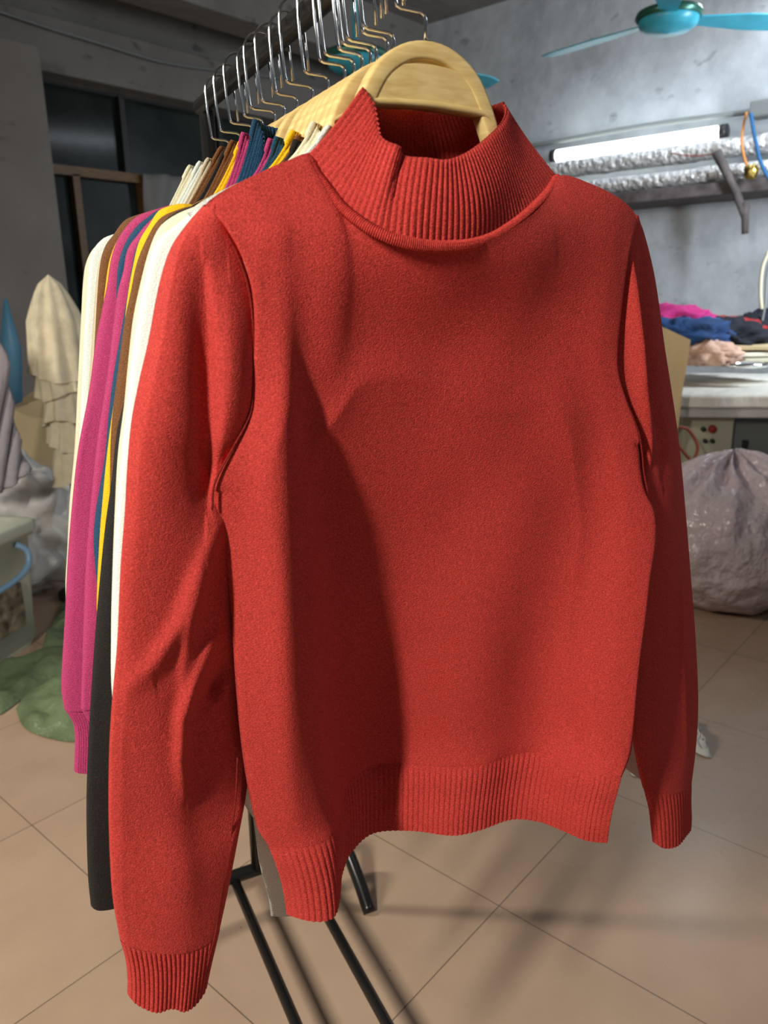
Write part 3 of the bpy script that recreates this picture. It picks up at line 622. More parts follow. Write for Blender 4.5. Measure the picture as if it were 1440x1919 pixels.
make_sweater(0, 'red', 'red knitted mock neck sweater hanging at the front, filling the view')
SL = dict(
 white=[(-0.1714,-0.052,1.2707),(-0.1923,-0.052,1.2559),(-0.203,-0.052,1.248),(-0.2105,-0.052,1.236),(-0.2177,-0.052,1.214),(-0.2267,-0.052,1.183),(-0.2341,-0.052,1.1527),(-0.2404,-0.052,1.1222),(-0.2477,-0.052,1.0861),(-0.2566,-0.052,1.0393),(-0.2634,-0.052,0.9949),(-0.269,-0.052,0.9536),(-0.2754,-0.052,0.8966),(-0.2768,-0.052,0.8634),(-0.2801,-0.052,0.8232),(-0.2807,-0.052,0.7916)],
 cream=[(-0.1697,-0.063,1.2731),(-0.1869,-0.063,1.2659),(-0.1999,-0.063,1.2566),(-0.2096,-0.063,1.239),(-0.2195,-0.063,1.2114),(-0.2267,-0.063,1.1876),(-0.2344,-0.063,1.1511),(-0.2403,-0.063,1.121),(-0.2486,-0.063,1.0844),(-0.2561,-0.063,1.0366),(-0.2625,-0.063,0.9914),(-0.2696,-0.063,0.9361),(-0.2735,-0.063,0.8911),(-0.274,-0.063,0.857),(-0.2748,-0.063,0.8152)],
 black=[(-0.1664,-0.084,1.2754),(-0.1819,-0.084,1.2697),(-0.1955,-0.084,1.2585),(-0.2038,-0.084,1.2363),(-0.214,-0.084,1.2036),(-0.2252,-0.084,1.1663),(-0.2361,-0.084,1.1248),(-0.2447,-0.084,1.0987),(-0.2531,-0.084,1.0588),(-0.2623,-0.084,1.0204),(-0.2735,-0.084,0.9647),(-0.2834,-0.084,0.9109),(-0.295,-0.084,0.8417),(-0.3042,-0.084,0.7796),(-0.3091,-0.084,0.7365),(-0.3134,-0.084,0.6859),(-0.3143,-0.084,0.6564)],
 brown=[(-0.1681,-0.095,1.2753),(-0.1814,-0.095,1.2716),(-0.1926,-0.095,1.2656),(-0.2022,-0.095,1.2532),(-0.2134,-0.095,1.2323),(-0.2214,-0.095,1.2071),(-0.2276,-0.095,1.1871),(-0.2349,-0.095,1.1567),(-0.244,-0.095,1.1176),(-0.2493,-0.095,1.0882),(-0.253,-0.095,1.0566),(-0.2574,-0.095,1.0197),(-0.2595,-0.095,0.9912),(-0.2619,-0.095,0.9523)],
 yellow=[(-0.1683,-0.112,1.2779),(-0.1803,-0.112,1.2766),(-0.1883,-0.112,1.2743),(-0.1981,-0.112,1.262),(-0.207,-0.112,1.2494),(-0.2141,-0.112,1.2293),(-0.2209,-0.112,1.2048),(-0.2266,-0.112,1.1782),(-0.2349,-0.112,1.1434),(-0.2425,-0.112,1.1124),(-0.2488,-0.112,1.0855),(-0.2541,-0.112,1.0609),(-0.2591,-0.112,1.035),(-0.2644,-0.112,1.0063),(-0.2738,-0.112,0.9446),(-0.2758,-0.112,0.9183)],
 navy=[(-0.1665,-0.129,1.2789),(-0.1802,-0.129,1.2758),(-0.1947,-0.129,1.2635),(-0.2058,-0.129,1.248),(-0.212,-0.129,1.23),(-0.2177,-0.129,1.2084),(-0.2261,-0.129,1.1777),(-0.2359,-0.129,1.1422),(-0.2442,-0.129,1.1059),(-0.2503,-0.129,1.0735),(-0.2564,-0.129,1.0502),(-0.264,-0.129,1.022),(-0.2685,-0.129,0.9979),(-0.2698,-0.129,0.978),(-0.2703,-0.129,0.9525)],
 magenta=[(-0.1641,-0.149,1.2801),(-0.1783,-0.149,1.2762),(-0.1904,-0.149,1.2684),(-0.1994,-0.149,1.259),(-0.2106,-0.149,1.2453),(-0.2161,-0.149,1.2269),(-0.2222,-0.149,1.2105),(-0.2301,-0.149,1.1773),(-0.2379,-0.149,1.1427),(-0.2479,-0.149,1.1038),(-0.2552,-0.149,1.0741),(-0.265,-0.149,1.0269),(-0.2742,-0.149,0.9779),(-0.2823,-0.149,0.9268),(-0.2897,-0.149,0.874),(-0.2967,-0.149,0.8252)],
 navy2=[(-0.1572,-0.188,1.2853),(-0.172,-0.188,1.2829),(-0.1821,-0.188,1.2767),(-0.1944,-0.188,1.2672),(-0.2069,-0.188,1.2505),(-0.2139,-0.188,1.2325),(-0.2175,-0.188,1.211),(-0.2197,-0.188,1.1855),(-0.2247,-0.188,1.147),(-0.2317,-0.188,1.1077),(-0.2398,-0.188,1.0626),(-0.2497,-0.188,1.0112),(-0.2584,-0.188,0.9583)],
 magenta2=[(-0.1519,-0.228,1.2906),(-0.1644,-0.228,1.2877),(-0.1861,-0.228,1.2799),(-0.2025,-0.228,1.2632),(-0.2124,-0.228,1.2438),(-0.2196,-0.228,1.2166),(-0.2279,-0.228,1.1901),(-0.2356,-0.228,1.1643),(-0.2471,-0.228,1.1174),(-0.2633,-0.228,1.0621),(-0.2747,-0.228,1.0103),(-0.2849,-0.228,0.9572),(-0.2961,-0.228,0.8886),(-0.3059,-0.228,0.8314),(-0.3088,-0.228,0.8075),(-0.3084,-0.228,0.7887)],
 yellow2=[(-0.1457,-0.272,1.2944),(-0.1595,-0.272,1.2904),(-0.1802,-0.272,1.2821),(-0.1965,-0.272,1.2646),(-0.2074,-0.272,1.2442),(-0.2151,-0.272,1.2155),(-0.2215,-0.272,1.1843),(-0.2292,-0.272,1.142),(-0.2371,-0.272,1.0988),(-0.2468,-0.272,1.0493),(-0.2563,-0.272,0.9926)],
 brown2=[(-0.1456,-0.311,1.2963),(-0.1689,-0.311,1.2903),(-0.183,-0.311,1.2841),(-0.1958,-0.311,1.2696),(-0.205,-0.311,1.2584),(-0.2115,-0.311,1.2424),(-0.2182,-0.311,1.2098),(-0.2262,-0.311,1.1618),(-0.2338,-0.311,1.1172),(-0.244,-0.311,1.0602),(-0.2539,-0.311,1.0016)],
 black2=[(-0.1449,-0.343,1.2963),(-0.1615,-0.343,1.2903),(-0.1757,-0.343,1.2834),(-0.1884,-0.343,1.2678),(-0.1981,-0.343,1.2501),(-0.206,-0.343,1.2224),(-0.2142,-0.343,1.183),(-0.2238,-0.343,1.1256),(-0.2337,-0.343,1.0666)],
 brown3=[(-0.1486,-0.386,1.2935),(-0.161,-0.386,1.2886),(-0.1736,-0.386,1.2803),(-0.1846,-0.386,1.264),(-0.1937,-0.386,1.2438),(-0.2018,-0.386,1.2117),(-0.2111,-0.386,1.1583),(-0.2213,-0.386,1.0975)],
 beige=[(-0.1483,-0.424,1.2881),(-0.1674,-0.424,1.2817),(-0.1838,-0.424,1.2694),(-0.1944,-0.424,1.2544),(-0.2018,-0.424,1.2304),(-0.2101,-0.424,1.1879),(-0.2199,-0.424,1.1321),(-0.2319,-0.424,1.0686),(-0.2454,-0.424,1.0036)],
 white2=[(-0.152,-0.475,1.2891),(-0.1686,-0.475,1.2837),(-0.1837,-0.475,1.2772),(-0.198,-0.475,1.2608),(-0.2043,-0.475,1.2383),(-0.2124,-0.475,1.1939),(-0.2195,-0.475,1.1532),(-0.2299,-0.475,1.0893),(-0.2411,-0.475,1.0196),(-0.2534,-0.475,0.9523),(-0.2639,-0.475,0.8956),(-0.2717,-0.475,0.8522)],
 cream2=[(-0.1539,-0.526,1.2866),(-0.1747,-0.526,1.2784),(-0.1888,-0.526,1.269),(-0.2,-0.526,1.25),(-0.2061,-0.526,1.2256),(-0.2122,-0.526,1.189),(-0.2185,-0.526,1.1512),(-0.2277,-0.526,1.094),(-0.2412,-0.526,1.0113),(-0.2556,-0.526,0.9404),(-0.2676,-0.526,0.8672),(-0.2742,-0.526,0.8284),(-0.2772,-0.526,0.7971)],
)
ROW = [(1, 'white', 'white', 'bright white sweater directly behind the red one'), (2, 'cream', 'cream', 'cream sweater showing between the white one and the brown sleeve'),
 (3, 'black', 'black', 'black sweater with a long straight sleeve hanging left of the red sleeve'), (4, 'brown', 'brown', 'brown sweater sleeve beside the cream one, right of the yellow edge'),
 (5, 'yellow', 'yellow', 'bright yellow sweater showing as a thin edge between brown and navy'), (6, 'navy', 'navy', 'navy sweater showing as a thin sliver left of the yellow edge'),
 (7, 'magenta', 'magenta', 'magenta sweater to the right of the navy sleeve fold'), (8, 'navy', 'navy2', 'navy sweater with the tall ribbed collar, between the two magenta ones'),
 (9, 'magenta', 'magenta2', 'magenta sweater with the longest outer sleeve and ribbed cuff at left'), (10, 'yellow', 'yellow2', 'yellow sweater showing only as a hairline beside the rear brown sleeve'),
 (11, 'brown', 'brown2', 'rear brown sweater between the magenta sleeve and the white ones'), (12, 'black', 'black2', 'black sweater behind the rear brown one, mostly hidden'),
 (13, 'brown', 'brown3', 'hindmost brown sweater whose collar stands left of the magenta collar'), (14, 'beige', 'beige', 'beige sweater with a collar beside the last hanger'),
 (15, 'white', 'white2', 'white sweater next to last at the far end of the row'), (16, 'cream', 'cream2', 'cream sweater last at the far end of the row, outermost left edge')]
PK = {1: (-.0576, 1.339), 2: (-.066, 1.343), 3: (-.074, 1.333), 4: (-.0672, 1.3385), 5: (-.0651, 1.3455), 6: (-.074, 1.343), 7: (-.073, 1.345), 8: (-.073, 1.368), 9: (-.072, 1.364), 10: (-.060, 1.366), 11: (-.058, 1.372), 12: (-.055, 1.370), 13: (-.048, 1.379), 14: (-.054, 1.372), 15: (-.051, 1.376), 16: (-.051, 1.379)}
for i, c, key, lab in ROW:
    make_sweater(i, c, lab, slv=SL[key], kn=max(0.0, 0.62-0.11*i), detail=0.35, peak=(PK[i][0]+0.053, PK[i][1]-1.3548), cuffed=key not in ('black',), long=0.045 if i == 1 else 0)
# ------------------------------------------------------------------ things along the shelf wall
from mathutils import noise as NZ
def blob(name, c, rx, ry, rz_, material, parent=None, amp=0.15, freq=3.0, seg=48, flat=True, rot=0.0, seed=0, folds=0.0, creaseamp=0.0, pleat=0.0):
    V = []; F = []; n = seg; m2 = seg//2
    R = Matrix.Rotation(rot, 3, 'Z')
    for j in range(m2+1):
        th = PI*j/m2
        for i in range(n):
            ph = 2*PI*i/n
            d = Vector((math.sin(th)*math.cos(ph), math.sin(th)*math.sin(ph), math.cos(th)))
            f = 1 + amp*NZ.fractal(d*freq+Vector((seed, seed*1.7, 0)), 0.8, 2.0, 4)
            if folds: f += folds*math.sin(d.x*9+seed+3*NZ.noise(d*2.2))*0.5
            if pleat: f += pleat*max(0, d.z-0.15)*math.sin(ph*13+2.5*NZ.noise(d*2))
            if creaseamp: f += creaseamp*(abs(NZ.noise(d*freq*1.9+Vector((seed, 5, 2)))))
            v = Vector((d.x*rx*f, d.y*ry*f, d.z*rz_*f))
            if flat: v.z = max(v.z, -rz_*0.82)
            V.append(R @ v + Vector(c))
    for j in range(m2):
        for i in range(n):
            a = j*n+i; b = j*n+(i+1) % n
            F.append((a, a+n, b+n, b))
    return mesh(name, V, F, material, parent)

# fluorescent tube on the wall
tl = empty('tube_light', (5.68, 2.51, 2.20)); tag(tl, 'glowing white fluorescent tube fixed on the grey wall under the thin conduit', 'tube light')
def rel(p, o): return Vector(p)-Vector(o.location)
MB().tube([rel((5.60, 1.93, 2.215), tl), rel((5.60, 3.09, 2.215), tl)], 0.042, 20).build('tube', M['tube'], tl)
box('batten', tuple(rel((5.63, 1.90, 2.21), tl)), tuple(rel((5.75, 3.12, 2.26), tl)), M['cream_metal'], tl, bevel=0.004)
for y in (1.885, 3.115): MB().tube([rel((5.60, y-0.02, 2.215), tl), rel((5.60, y+0.02, 2.215), tl)], 0.048, 16).build('end_cap', M['dark'], tl)
MB().tube([rel((5.60, 2.18, 2.16), tl), rel((5.60, 2.18, 2.12), tl)], 0.034, 16).build('starter', M['cream_metal'], tl)
cp = MB().tube(smooth_path([(5.62, 4.4, 2.30), (5.62, 3.2, 2.318), (5.62, 2.4, 2.33), (5.62, 1.75, 2.315), (5.62, 0.6, 2.32)], 30), 0.018, 12).build('conduit_pipe', M['pipe'])
tag(cp, 'thin grey pipe running along the wall just above the glowing tube', 'pipe')
vp = MB().tube([(5.68, 5.0, 0.0), (5.68, 5.0, 3.4)], 0.03, 12).build('drain_pipe', M['pipe'])
tag(vp, 'vertical grey pipe in the corner behind the hanger hooks', 'pipe')
for z_, r_, x_, nm, lab in ((2.10, 0.062, 5.52, 'foil_duct', 'upper foil wrapped duct beside and behind the glowing tube'), (1.935, 0.052, 5.40, 'foil_duct', 'lower foil wrapped duct lying on the dark timber shelf')):
    P = []; 
    for k in range(90):
        y = -0.6+k*4.6/89; P.append(Vector((x_+0.006*NZ.noise(Vector((y*6, z_, 0))), y, z_+0.006*NZ.noise(Vector((y*5, 3, z_))))))
    rr = [r_*(1+0.10*NZ.noise(Vector((k*0.55, z_*3, 0)))) for k in range(90)]
    o = MB().tube(P, rr, 24).build(nm, M['foil']); tag(o, lab, 'duct', 'foil ducts along the wall')
ws = empty('wall_shelf', (5.6, 1.7, 1.8)); tag(ws, 'dark timber wall shelf on diagonal brackets under the foil ducts', 'shelf')
box('board', tuple(rel((5.30, -0.6, 1.80), ws)), tuple(rel((5.74, 4.3, 1.875), ws)), M['oldwood'], ws, bevel=0.006)
for pth, rad in (([(5.26,1.8065,2.0434),(5.26,1.7344,1.923),(5.26,1.6655,1.8004),(5.26,1.5979,1.6571)], [0.03, 0.028, 0.026, 0.024]), ([(5.26,1.6059,1.7341),(5.26,1.5873,1.5546)], [0.024, 0.021])):
    MB().tube([rel(p, ws) for p in pth], rad, 8).build('bracket', M['oldwood'], ws)
jb = box('junction_box', (5.46, 1.50, 2.25), (5.6, 1.70, 2.345), M['pipe'], bevel=0.01); tag(jb, 'grey junction box where the wires start, at the right end of the pipe', 'junction box')
def wire(name, P, r_, mt, lab, cat='wire', group=None):
    o = MB().tube(smooth_path([Vector(p) for p in P], 40), r_, 8).build(name, mt); tag(o, lab, cat, group); return o
wire('hanging_wire', [(5.25,1.6464,2.2417),(5.25,1.6588,2.1565),(5.25,1.6558,2.0681),(5.25,1.6279,1.9759),(5.25,1.6007,1.9194)], 0.008, M['orangewire'], 'orange wire looping down from the junction box')
wire('hanging_wire', [(5.2,1.606,2.2224),(5.2,1.5854,2.1393),(5.2,1.558,2.0493),(5.2,1.5276,1.9586),(5.2,1.4869,1.8813),(5.2,1.4389,1.818)], 0.011, M['bluewire'], 'blue wire hanging right of the orange wire')
wire('hanging_rope', [(4.6,1.2575,1.4163),(4.6,1.2806,1.3361),(4.6,1.2766,1.1985),(4.6,1.2507,1.0587),(4.6,1.2409,0.9171)], 0.010, M['cordw'], 'ivory cord hanging in front of the wall above the table')
wire('hanging_rope', [(4.5,1.2169,1.3847),(4.5,1.226,1.2788),(4.5,1.2204,1.1302),(4.5,1.2383,0.9506),(4.5,1.2612,0.8598)], 0.006, M['pipe'], 'thin grey cord dropping to the table beside the ivory one')
wire('red_wire', [(5.3,2.1064,2.0787),(5.3,1.9607,2.0454),(5.3,1.8128,2.0398)], 0.004, M['redcord'], 'thin red wire along the foil duct below the tube')
sock = blob('wire_connector', [(5.2,1.572,1.8993)][0], 0.03, 0.04, 0.04, M['brass'], amp=0.4, seg=20, flat=False); tag(sock, 'small brass wire connector on the lower foil duct', 'connector')

def fan(name, hub, ang, label, rod_top=3.4, blade=0.58, tilt=0.0):
    f = empty(name, hub); tag(f, label, 'ceiling fan')
    P = [(0.05, 0.075), (0.115, 0.07), (0.135, 0.045), (0.128, 0.02), (0.10, 0.0), (0.0, -0.012)]
    rings = [[Vector((r_*math.cos(2*PI*k/32), r_*math.sin(2*PI*k/32), z_)) for k in range(32)] for r_, z_ in P]
    MB().grid(rings, closed=True).build('motor_housing', M['fanblue'], f)
    rings = [[Vector((r_*math.cos(2*PI*k/32), r_*math.sin(2*PI*k/32), z_)) for k in range(32)] for r_, z_ in ((0.10, 0.082), (0.142, 0.078), (0.150, 0.058), (0.138, 0.044))]
    MB().grid(rings, closed=True).build('rim', M['fangreen'], f)
    MB().tube([(0, 0, 0.06), (0, 0, rod_top-hub[2])], 0.014, 14).build('downrod', M['fanblue'], f)
    for a in ang:
        c, s_ = math.cos(a), math.sin(a); V = []; F = []
        nb = 14
        for k in range(nb+1):
            t = k/nb; r_ = 0.12+t*blade; wd = 0.035+0.035*min(1, t*2.2)
            if t > 0.9: wd *= 1-(t-0.9)*4
            for side, th in ((-1, 0), (1, 0), (1, -0.006), (-1, -0.006)):
                V.append((r_*c-side*wd*s_, r_*s_+side*wd*c, 0.05+-side*wd*0.16+th+tilt*t))
        for k in range(nb):
            for q in range(4):
                a0 = k*4+q; b0 = k*4+(q+1) % 4; F.append((a0, b0, b0+4, a0+4))
        F.append((0, 1, 2, 3)); F.append(tuple(nb*4+q for q in (3, 2, 1, 0)))
        mesh('blade', V, F, M['fanblue'], f, smooth=False)
    return f
fan('ceiling_fan', [(3.9011,1.6093,2.3715)][0], [math.radians(d_) for d_ in (81, 201, -42)], 'turquoise ceiling fan above the glowing tube, at the top right')
fan('ceiling_fan', [(2.9564,2.6961,2.2255)][0], [math.radians(d_) for d_ in (-16,)], 'turquoise ceiling fan mostly hidden behind the front hanger', blade=0.72)

# table
A = Vector((3.49, 1.23, 0)); ea = Vector((0.527, -0.850, 0)); eb = Vector((0.850, 0.527, 0))
def tb(a, b, z): return A + ea*a + eb*b + Vector((0, 0, z))
tbl = empty('work_table', A); tag(tbl, 'long worktable under a milky plastic sheet, clothes heaped on it', 'table')
rz_t = math.atan2(ea.y, ea.x)
def tbox(name, a0, b0, z0, a1, b1, z1, mt, parent, base, bev=0.0):
    V = [tb(a, b, z)-base for z in (z0, z1) for a, b in ((a0, b0), (a1, b0), (a1, b1), (a0, b1))]
    return MB().add(V, [(3,2,1,0),(4,5,6,7),(0,1,5,4),(1,2,6,5),(2,3,7,6),(3,0,4,7)]).build(name, mt, parent, smooth=False, bevel=bev)
tbox('tabletop', -0.35, 0.0, 0.665, 1.5, 0.95, 0.765, M['tableedge'], tbl, A, 0.01)
for a_, b_ in ((-0.3, 0.06), (0.45, 0.06), (1.4, 0.06), (-0.3, 0.85), (1.4, 0.85)):
    tbox('leg', a_, b_, 0, a_+0.05, b_+0.05, 0.665, M['grey_metal'], tbl, A)
# plastic sheet with wrinkles, sagging over the front edge
G = []
for j in range(34):
    row = []
    for i in range(60):
        a = -0.37+i*1.9/59; t = j/33
        if t < 0.2: b = -0.022-0.006*math.sin(a*15); z = 0.715+0.055*(t/0.2)
        else: b = -0.02+(t-0.2)/0.8*0.98; z = 0.775
        wv = 0.012*abs(NZ.noise(Vector((a*3-b*2, b*9+a*2, 0))))
        row.append(tb(a, b-wv*(t < 0.2), z+wv*(t >= 0.2)))
    G.append(row)
o = MB().grid(G).build('plastic_sheet', M['plasticcover']); tag(o, 'milky wrinkled plastic sheet spread over the worktable', 'plastic sheet')
o.modifiers.new('t', 'SOLIDIFY').thickness = 0.003
cb = mesh('cardboard_sheet', [Vector(p)+d for d in (Vector((0,0,0)), Vector((0.01, 0.012, 0))) for p in [(3.2072,1.3406,1.1038),(3.2552,1.2548,1.064),(3.283,1.1619,1.019),(3.2782,1.1675,0.904),(3.2726,1.1739,0.798),(3.2702,1.1767,0.6581),(3.1933,1.2651,0.1859)]], [(0,1,2,3,4,5,6),(13,12,11,10,9,8,7)]+[(i, i+7, (i+1)%7+7, (i+1)%7) for i in range(7)], M['card'], smooth=False)
tag(cb, 'tan cardboard sheet leaning against the left end of the worktable', 'cardboard')
def pile(name, px, d_, rx, ry, rz_, mt, lab, cat='clothing', **k):
    o = blob(name, px, rx, ry, rz_, mt, rot=rz_t, **k); tag(o, lab, cat); return o
pile('folded_garment', [(3.9716,1.5282,1.0656)][0], 0, 0.22, 0.16, 0.085, M['pinkcloth'], 'magenta garment behind the navy one on the heap', amp=0.3, seed=2)
pile('folded_garment', [(3.8826,1.4019,1.0083)][0], 0, 0.20, 0.17, 0.085, M['navycloth'], 'crumpled navy garment on top of the heap on the worktable', amp=0.3, seed=4, creaseamp=0.15, freq=2.2)
pile('folded_garment', [(4.1021,1.3019,0.9899)][0], 0, 0.20, 0.18, 0.088, M['blackcloth'], 'black garment right of the navy one on the heap', amp=0.3, seed=6, creaseamp=0.2)
pile('folded_garment', [(4.4356,1.3755,1.0128)][0], 0, 0.20, 0.10, 0.07, M['redplastic'], 'dark red garment peeking out behind the black one', amp=0.2, seed=8)
pile('folded_garment', [(3.8318,1.2623,0.9236)][0], 0, 0.13, 0.10, 0.062, M['peachcloth'], 'crumpled peach garment at the front of the worktable', amp=0.3, seed=10, creaseamp=0.3, freq=3)
pile('folded_garment', [(4.6065,1.2551,0.9564)][0], 0, 0.20, 0.14, 0.15, M['blackcloth'], 'black garment behind the cords at the right end of the heap', amp=0.2, seed=12)
PP = [(4.031,1.1551,0.9503),(4.0468,1.1368,0.9195),(4.0606,1.1209,0.8936)]
for k, (p, lab, mt) in enumerate(zip(PP, ('cream folded paper on top of the small pile by the cords', 'white paper sheet in the middle of the small pile', 'pale yellow paper at the bottom of the small pile'), (M['card'], M['paper'], M['cordw']))):
    o = MB().box((p[0]-0.13, p[1]-0.10, p[2]-0.010), (p[0]+0.13, p[1]+0.10, p[2]+0.010), rz_t+0.2*k).build('paper_sheet', mt, smooth=False, bevel=0.004); tag(o, lab, 'paper', 'papers on the worktable')
ir = [(3.8427,1.0972,0.8795)][0]
o = blob('flat_iron_plate', ir, 0.10, 0.05, 0.018, M['chrome'], amp=0.1, seg=32, rot=rz_t); tag(o, 'shiny flat metal plate at the front edge of the worktable', 'iron')
# control box and cabinet under the table
cbx = empty('control_box', tb(0.0, 0.12, 0)); tag(cbx, 'cream metal control box with small knobs under the worktable', 'control box')
B0 = cbx.location.copy()
tbox('housing', 0.02, 0.10, 0.25, 0.24, 0.36, 0.655, M['cream_metal'], cbx, B0, 0.006)
for a_, z_, r_, mt in ((0.105, 0.60, 0.011, M['dark']), (0.145, 0.60, 0.018, M['redplastic']), (0.118, 0.545, 0.010, M['dark']), (0.150, 0.545, 0.010, M['dark'])):
    MB().tube([tb(a_, 0.10, z_)-B0, tb(a_, 0.082, z_)-B0], r_, 12).build('knob', mt, cbx)
gc = empty('grey_cabinet', tb(0.4, 0.2, 0)); tag(gc, 'grey metal cabinet right of the cream control box under the worktable', 'cabinet')
B1 = gc.location.copy()
tbox('housing', 0.25, 0.16, 0.02, 0.44, 0.6, 0.655, M['grey_metal'], gc, B1, 0.006)
tbox('socket', 0.30, 0.145, 0.50, 0.325, 0.165, 0.54, M['dark'], gc, B1, 0.002)
tbox('door', 0.55, 0.30, 0.02, 0.9, 0.6, 0.655, M['grey_metal'], gc, B1, 0.006)
wire('power_cord', [(3.3247,1.2054,0.6483),(3.3588,1.1662,0.6358),(3.3908,1.1294,0.5576),(3.3789,1.143,0.501),(3.349,1.1775,0.5421),(3.3286,1.2009,0.578)], 0.007, M['redcord'], 'rust red cord looping beside the cream control box', 'cord')
wire('power_cord', [(3.8545,1.0837,0.4815),(3.8751,1.0601,0.4758),(3.8979,1.0338,0.4388),(3.9079,1.0222,0.394)], 0.006, M['dark'], 'black cord curling in front of the grey cabinet', 'cord')
# plastic bags
def bag(name, c, rx, ry, rz_, mt, lab, **k):
    o = blob(name, c, rx, ry, rz_, mt, seg=110, **k); tag(o, lab, 'bag'); return o
bag('stuffed_plastic_bag', tuple(Vector((2.9011,0.7732,0)) + Vector((0.26, 0.14, 0.262))), 0.40, 0.34, 0.315, M['bag'], 'big clear plastic bag stuffed with mauve knits on the floor at right', amp=0.07, freq=1.3, creaseamp=0.05, pleat=0.09, seed=3)
bag('stuffed_plastic_bag', tuple(Vector((2.93,0.6583,0)) + Vector((0.60, -0.24, 0.16))), 0.30, 0.25, 0.2, M['bag_d'], 'dark bag on the floor behind the mauve bag at the right edge', amp=0.2, freq=1.6, seed=9)
o = blob('red_garment', tuple(Vector((2.9584,0.742,0)) + Vector((0.74, 0.10, 0.24))), 0.26, 0.16, 0.22, M['redplastic'], amp=0.2, seed=5); tag(o, 'red garment showing behind the top of the mauve bag', 'clothing')
def scrap(name, pts, mt, lab, h=0.02, seed=0):
    c = sum((Vector(p) for p in pts), Vector())/len(pts); n = 28
    ring = [spline(list(pts)+[pts[0]], k/n) for k in range(n)]
    rows = []
    for j in range(7):
        t = j/6; rows.append([c.lerp(p, t) + Vector((0, 0, h*(1-t*t)*(0.5+NZ.noise(Vector((p.x*30+j, p.y*30, seed)))) + 0.003)) for p in ring])
    o = MB().grid(rows, closed=True).build(name, mt); tag(o, lab, 'plastic scrap'); return o
scrap('plastic_scrap', [(2.1108,0.6424,0),(2.0137,0.5813,0),(1.9313,0.5305,0),(1.927,0.5514,0),(1.9402,0.5875,0)], M['bag_w'], 'small pointed scrap of clear plastic on the floor right of the red sleeve', 0.05, 1)
scrap('plastic_scrap', [(1.7976,0.7014,0),(1.8172,0.6579,0),(1.7608,0.6246,0),(1.7219,0.661,0)], M['bag_w'], 'small white plastic scrap on the floor between body and right sleeve', 0.03, 2)

# ------------------------------------------------------------------ things on the left
bn = empty('storage_bin', (1.1705,2.6924,0), math.radians(27.5)); tag(bn, 'milky plastic storage bin with a lid and blue handle on the floor at left', 'storage bin')
bw, bd, bh = 0.62, 0.42, 0.46
def bv(x, y, z, tp=0.0): return Vector((-x, y, z))
mbx = MB(); rows = []
for z_, e_ in ((0.0, 0.03), (0.02, 0.018), (0.25, 0.008), (bh-0.05, 0.0), (bh-0.045, -0.012), (bh-0.02, -0.014)):
    row = []
    for cx_, cy_, a0 in ((0, 0, -90), (0, bd, 0), (bw, bd, 90), (bw, 0, 180)):
        r_ = 0.04; sx = 1 if cx_ == 0 else -1; sy = 1 if cy_ == 0 else -1
        ccx = cx_+sx*(r_+e_); ccy = cy_+sy*(r_+e_)
        for k in range(7):
            an = math.radians(a0+k*15); row.append(Vector((-(ccx-r_*math.cos(an)), ccy+r_*math.sin(an), z_)))
    rows.append(row)
mbx.grid(rows, closed=True); mbx.F.append(tuple(range(28))); mbx.build('tub', M['bin'], bn)
ld = MB(); rows = []
for z_, e_ in ((bh-0.03, -0.022), (bh, -0.022), (bh+0.008, -0.012), (bh+0.008, 0.02), (bh+0.002, 0.03)):
    row = []
    for cx_, cy_, a0 in ((0, 0, -90), (0, bd, 0), (bw, bd, 90), (bw, 0, 180)):
        r_ = 0.045; sx = 1 if cx_ == 0 else -1; sy = 1 if cy_ == 0 else -1
        ccx = cx_+sx*(r_+e_); ccy = cy_+sy*(r_+e_)
        for k in range(7):
            an = math.radians(a0+k*15); row.append(Vector((-(ccx-r_*math.cos(an)), ccy+r_*math.sin(an), z_)))
    rows.append(row)
ld.grid(rows, closed=True); ld.F.append(tuple(4*28+i for i in range(28))); ld.build('lid', M['bin'], bn)
MB().tube(smooth_path([bv(0.10, -0.005, 0.40), bv(0.085, -0.035, 0.375), (bv(0.10, -0.045, 0.33)), bv(0.16, -0.045, 0.30), bv(0.34, -0.045, 0.29), bv(0.48, -0.04, 0.33), bv(0.50, -0.005, 0.40)], 40), 0.011, 10).build('handle', M['bluehandle'], bn)
MB().box((-0.36, -0.0035, 0.10), (-0.10, 0.012, 0.26)).build('sticker', M['sticker'], bn, smooth=False)
bag('stuffed_plastic_bag', tuple(Vector((1.3118,3.0701,0)) + Vector((0.0, 0.30, 0.25))), 0.36, 0.30, 0.31, M['bag_w'], 'whitish plastic bag heaped on the floor behind the storage bin', amp=0.2, freq=1.8, creaseamp=0.25, seed=21)
def sheet(name, pts, h, mt, lab, seed, f=9, cat='tarpaulin'):
    c = sum((Vector(p) for p in pts), Vector())/len(pts); n = 64; ring = [spline(list(pts)+[pts[0]], k/n) for k in range(n)]; rows = []
    for j in range(22):
        t = j/21
        rows.append([(lambda q: q+Vector((0, 0, 0.004+h*(1-t**5)*(0.35+0.9*abs(NZ.noise(Vector((q.x*f, q.y*f, seed))))+0.4*NZ.noise(Vector((q.x*3, q.y*3, seed)))))))(c.lerp(p, t)) for p in ring])
    o = MB().grid(rows, closed=True).build(name, mt); tag(o, lab, cat); return o
sheet('green_tarpaulin', [(0.8539,2.2585,0),(0.9496,2.3547,0),(1.0413,2.3576,0),(1.1352,2.3021,0),(1.1021,2.1112,0),(0.9574,1.8949,0),(0.8765,1.9414,0),(0.8315,2.0401,0),(0.8197,2.1313,0)], 0.05, M['green'], 'crumpled green tarpaulin on the floor, nearest piece below the magenta cuff', 3)
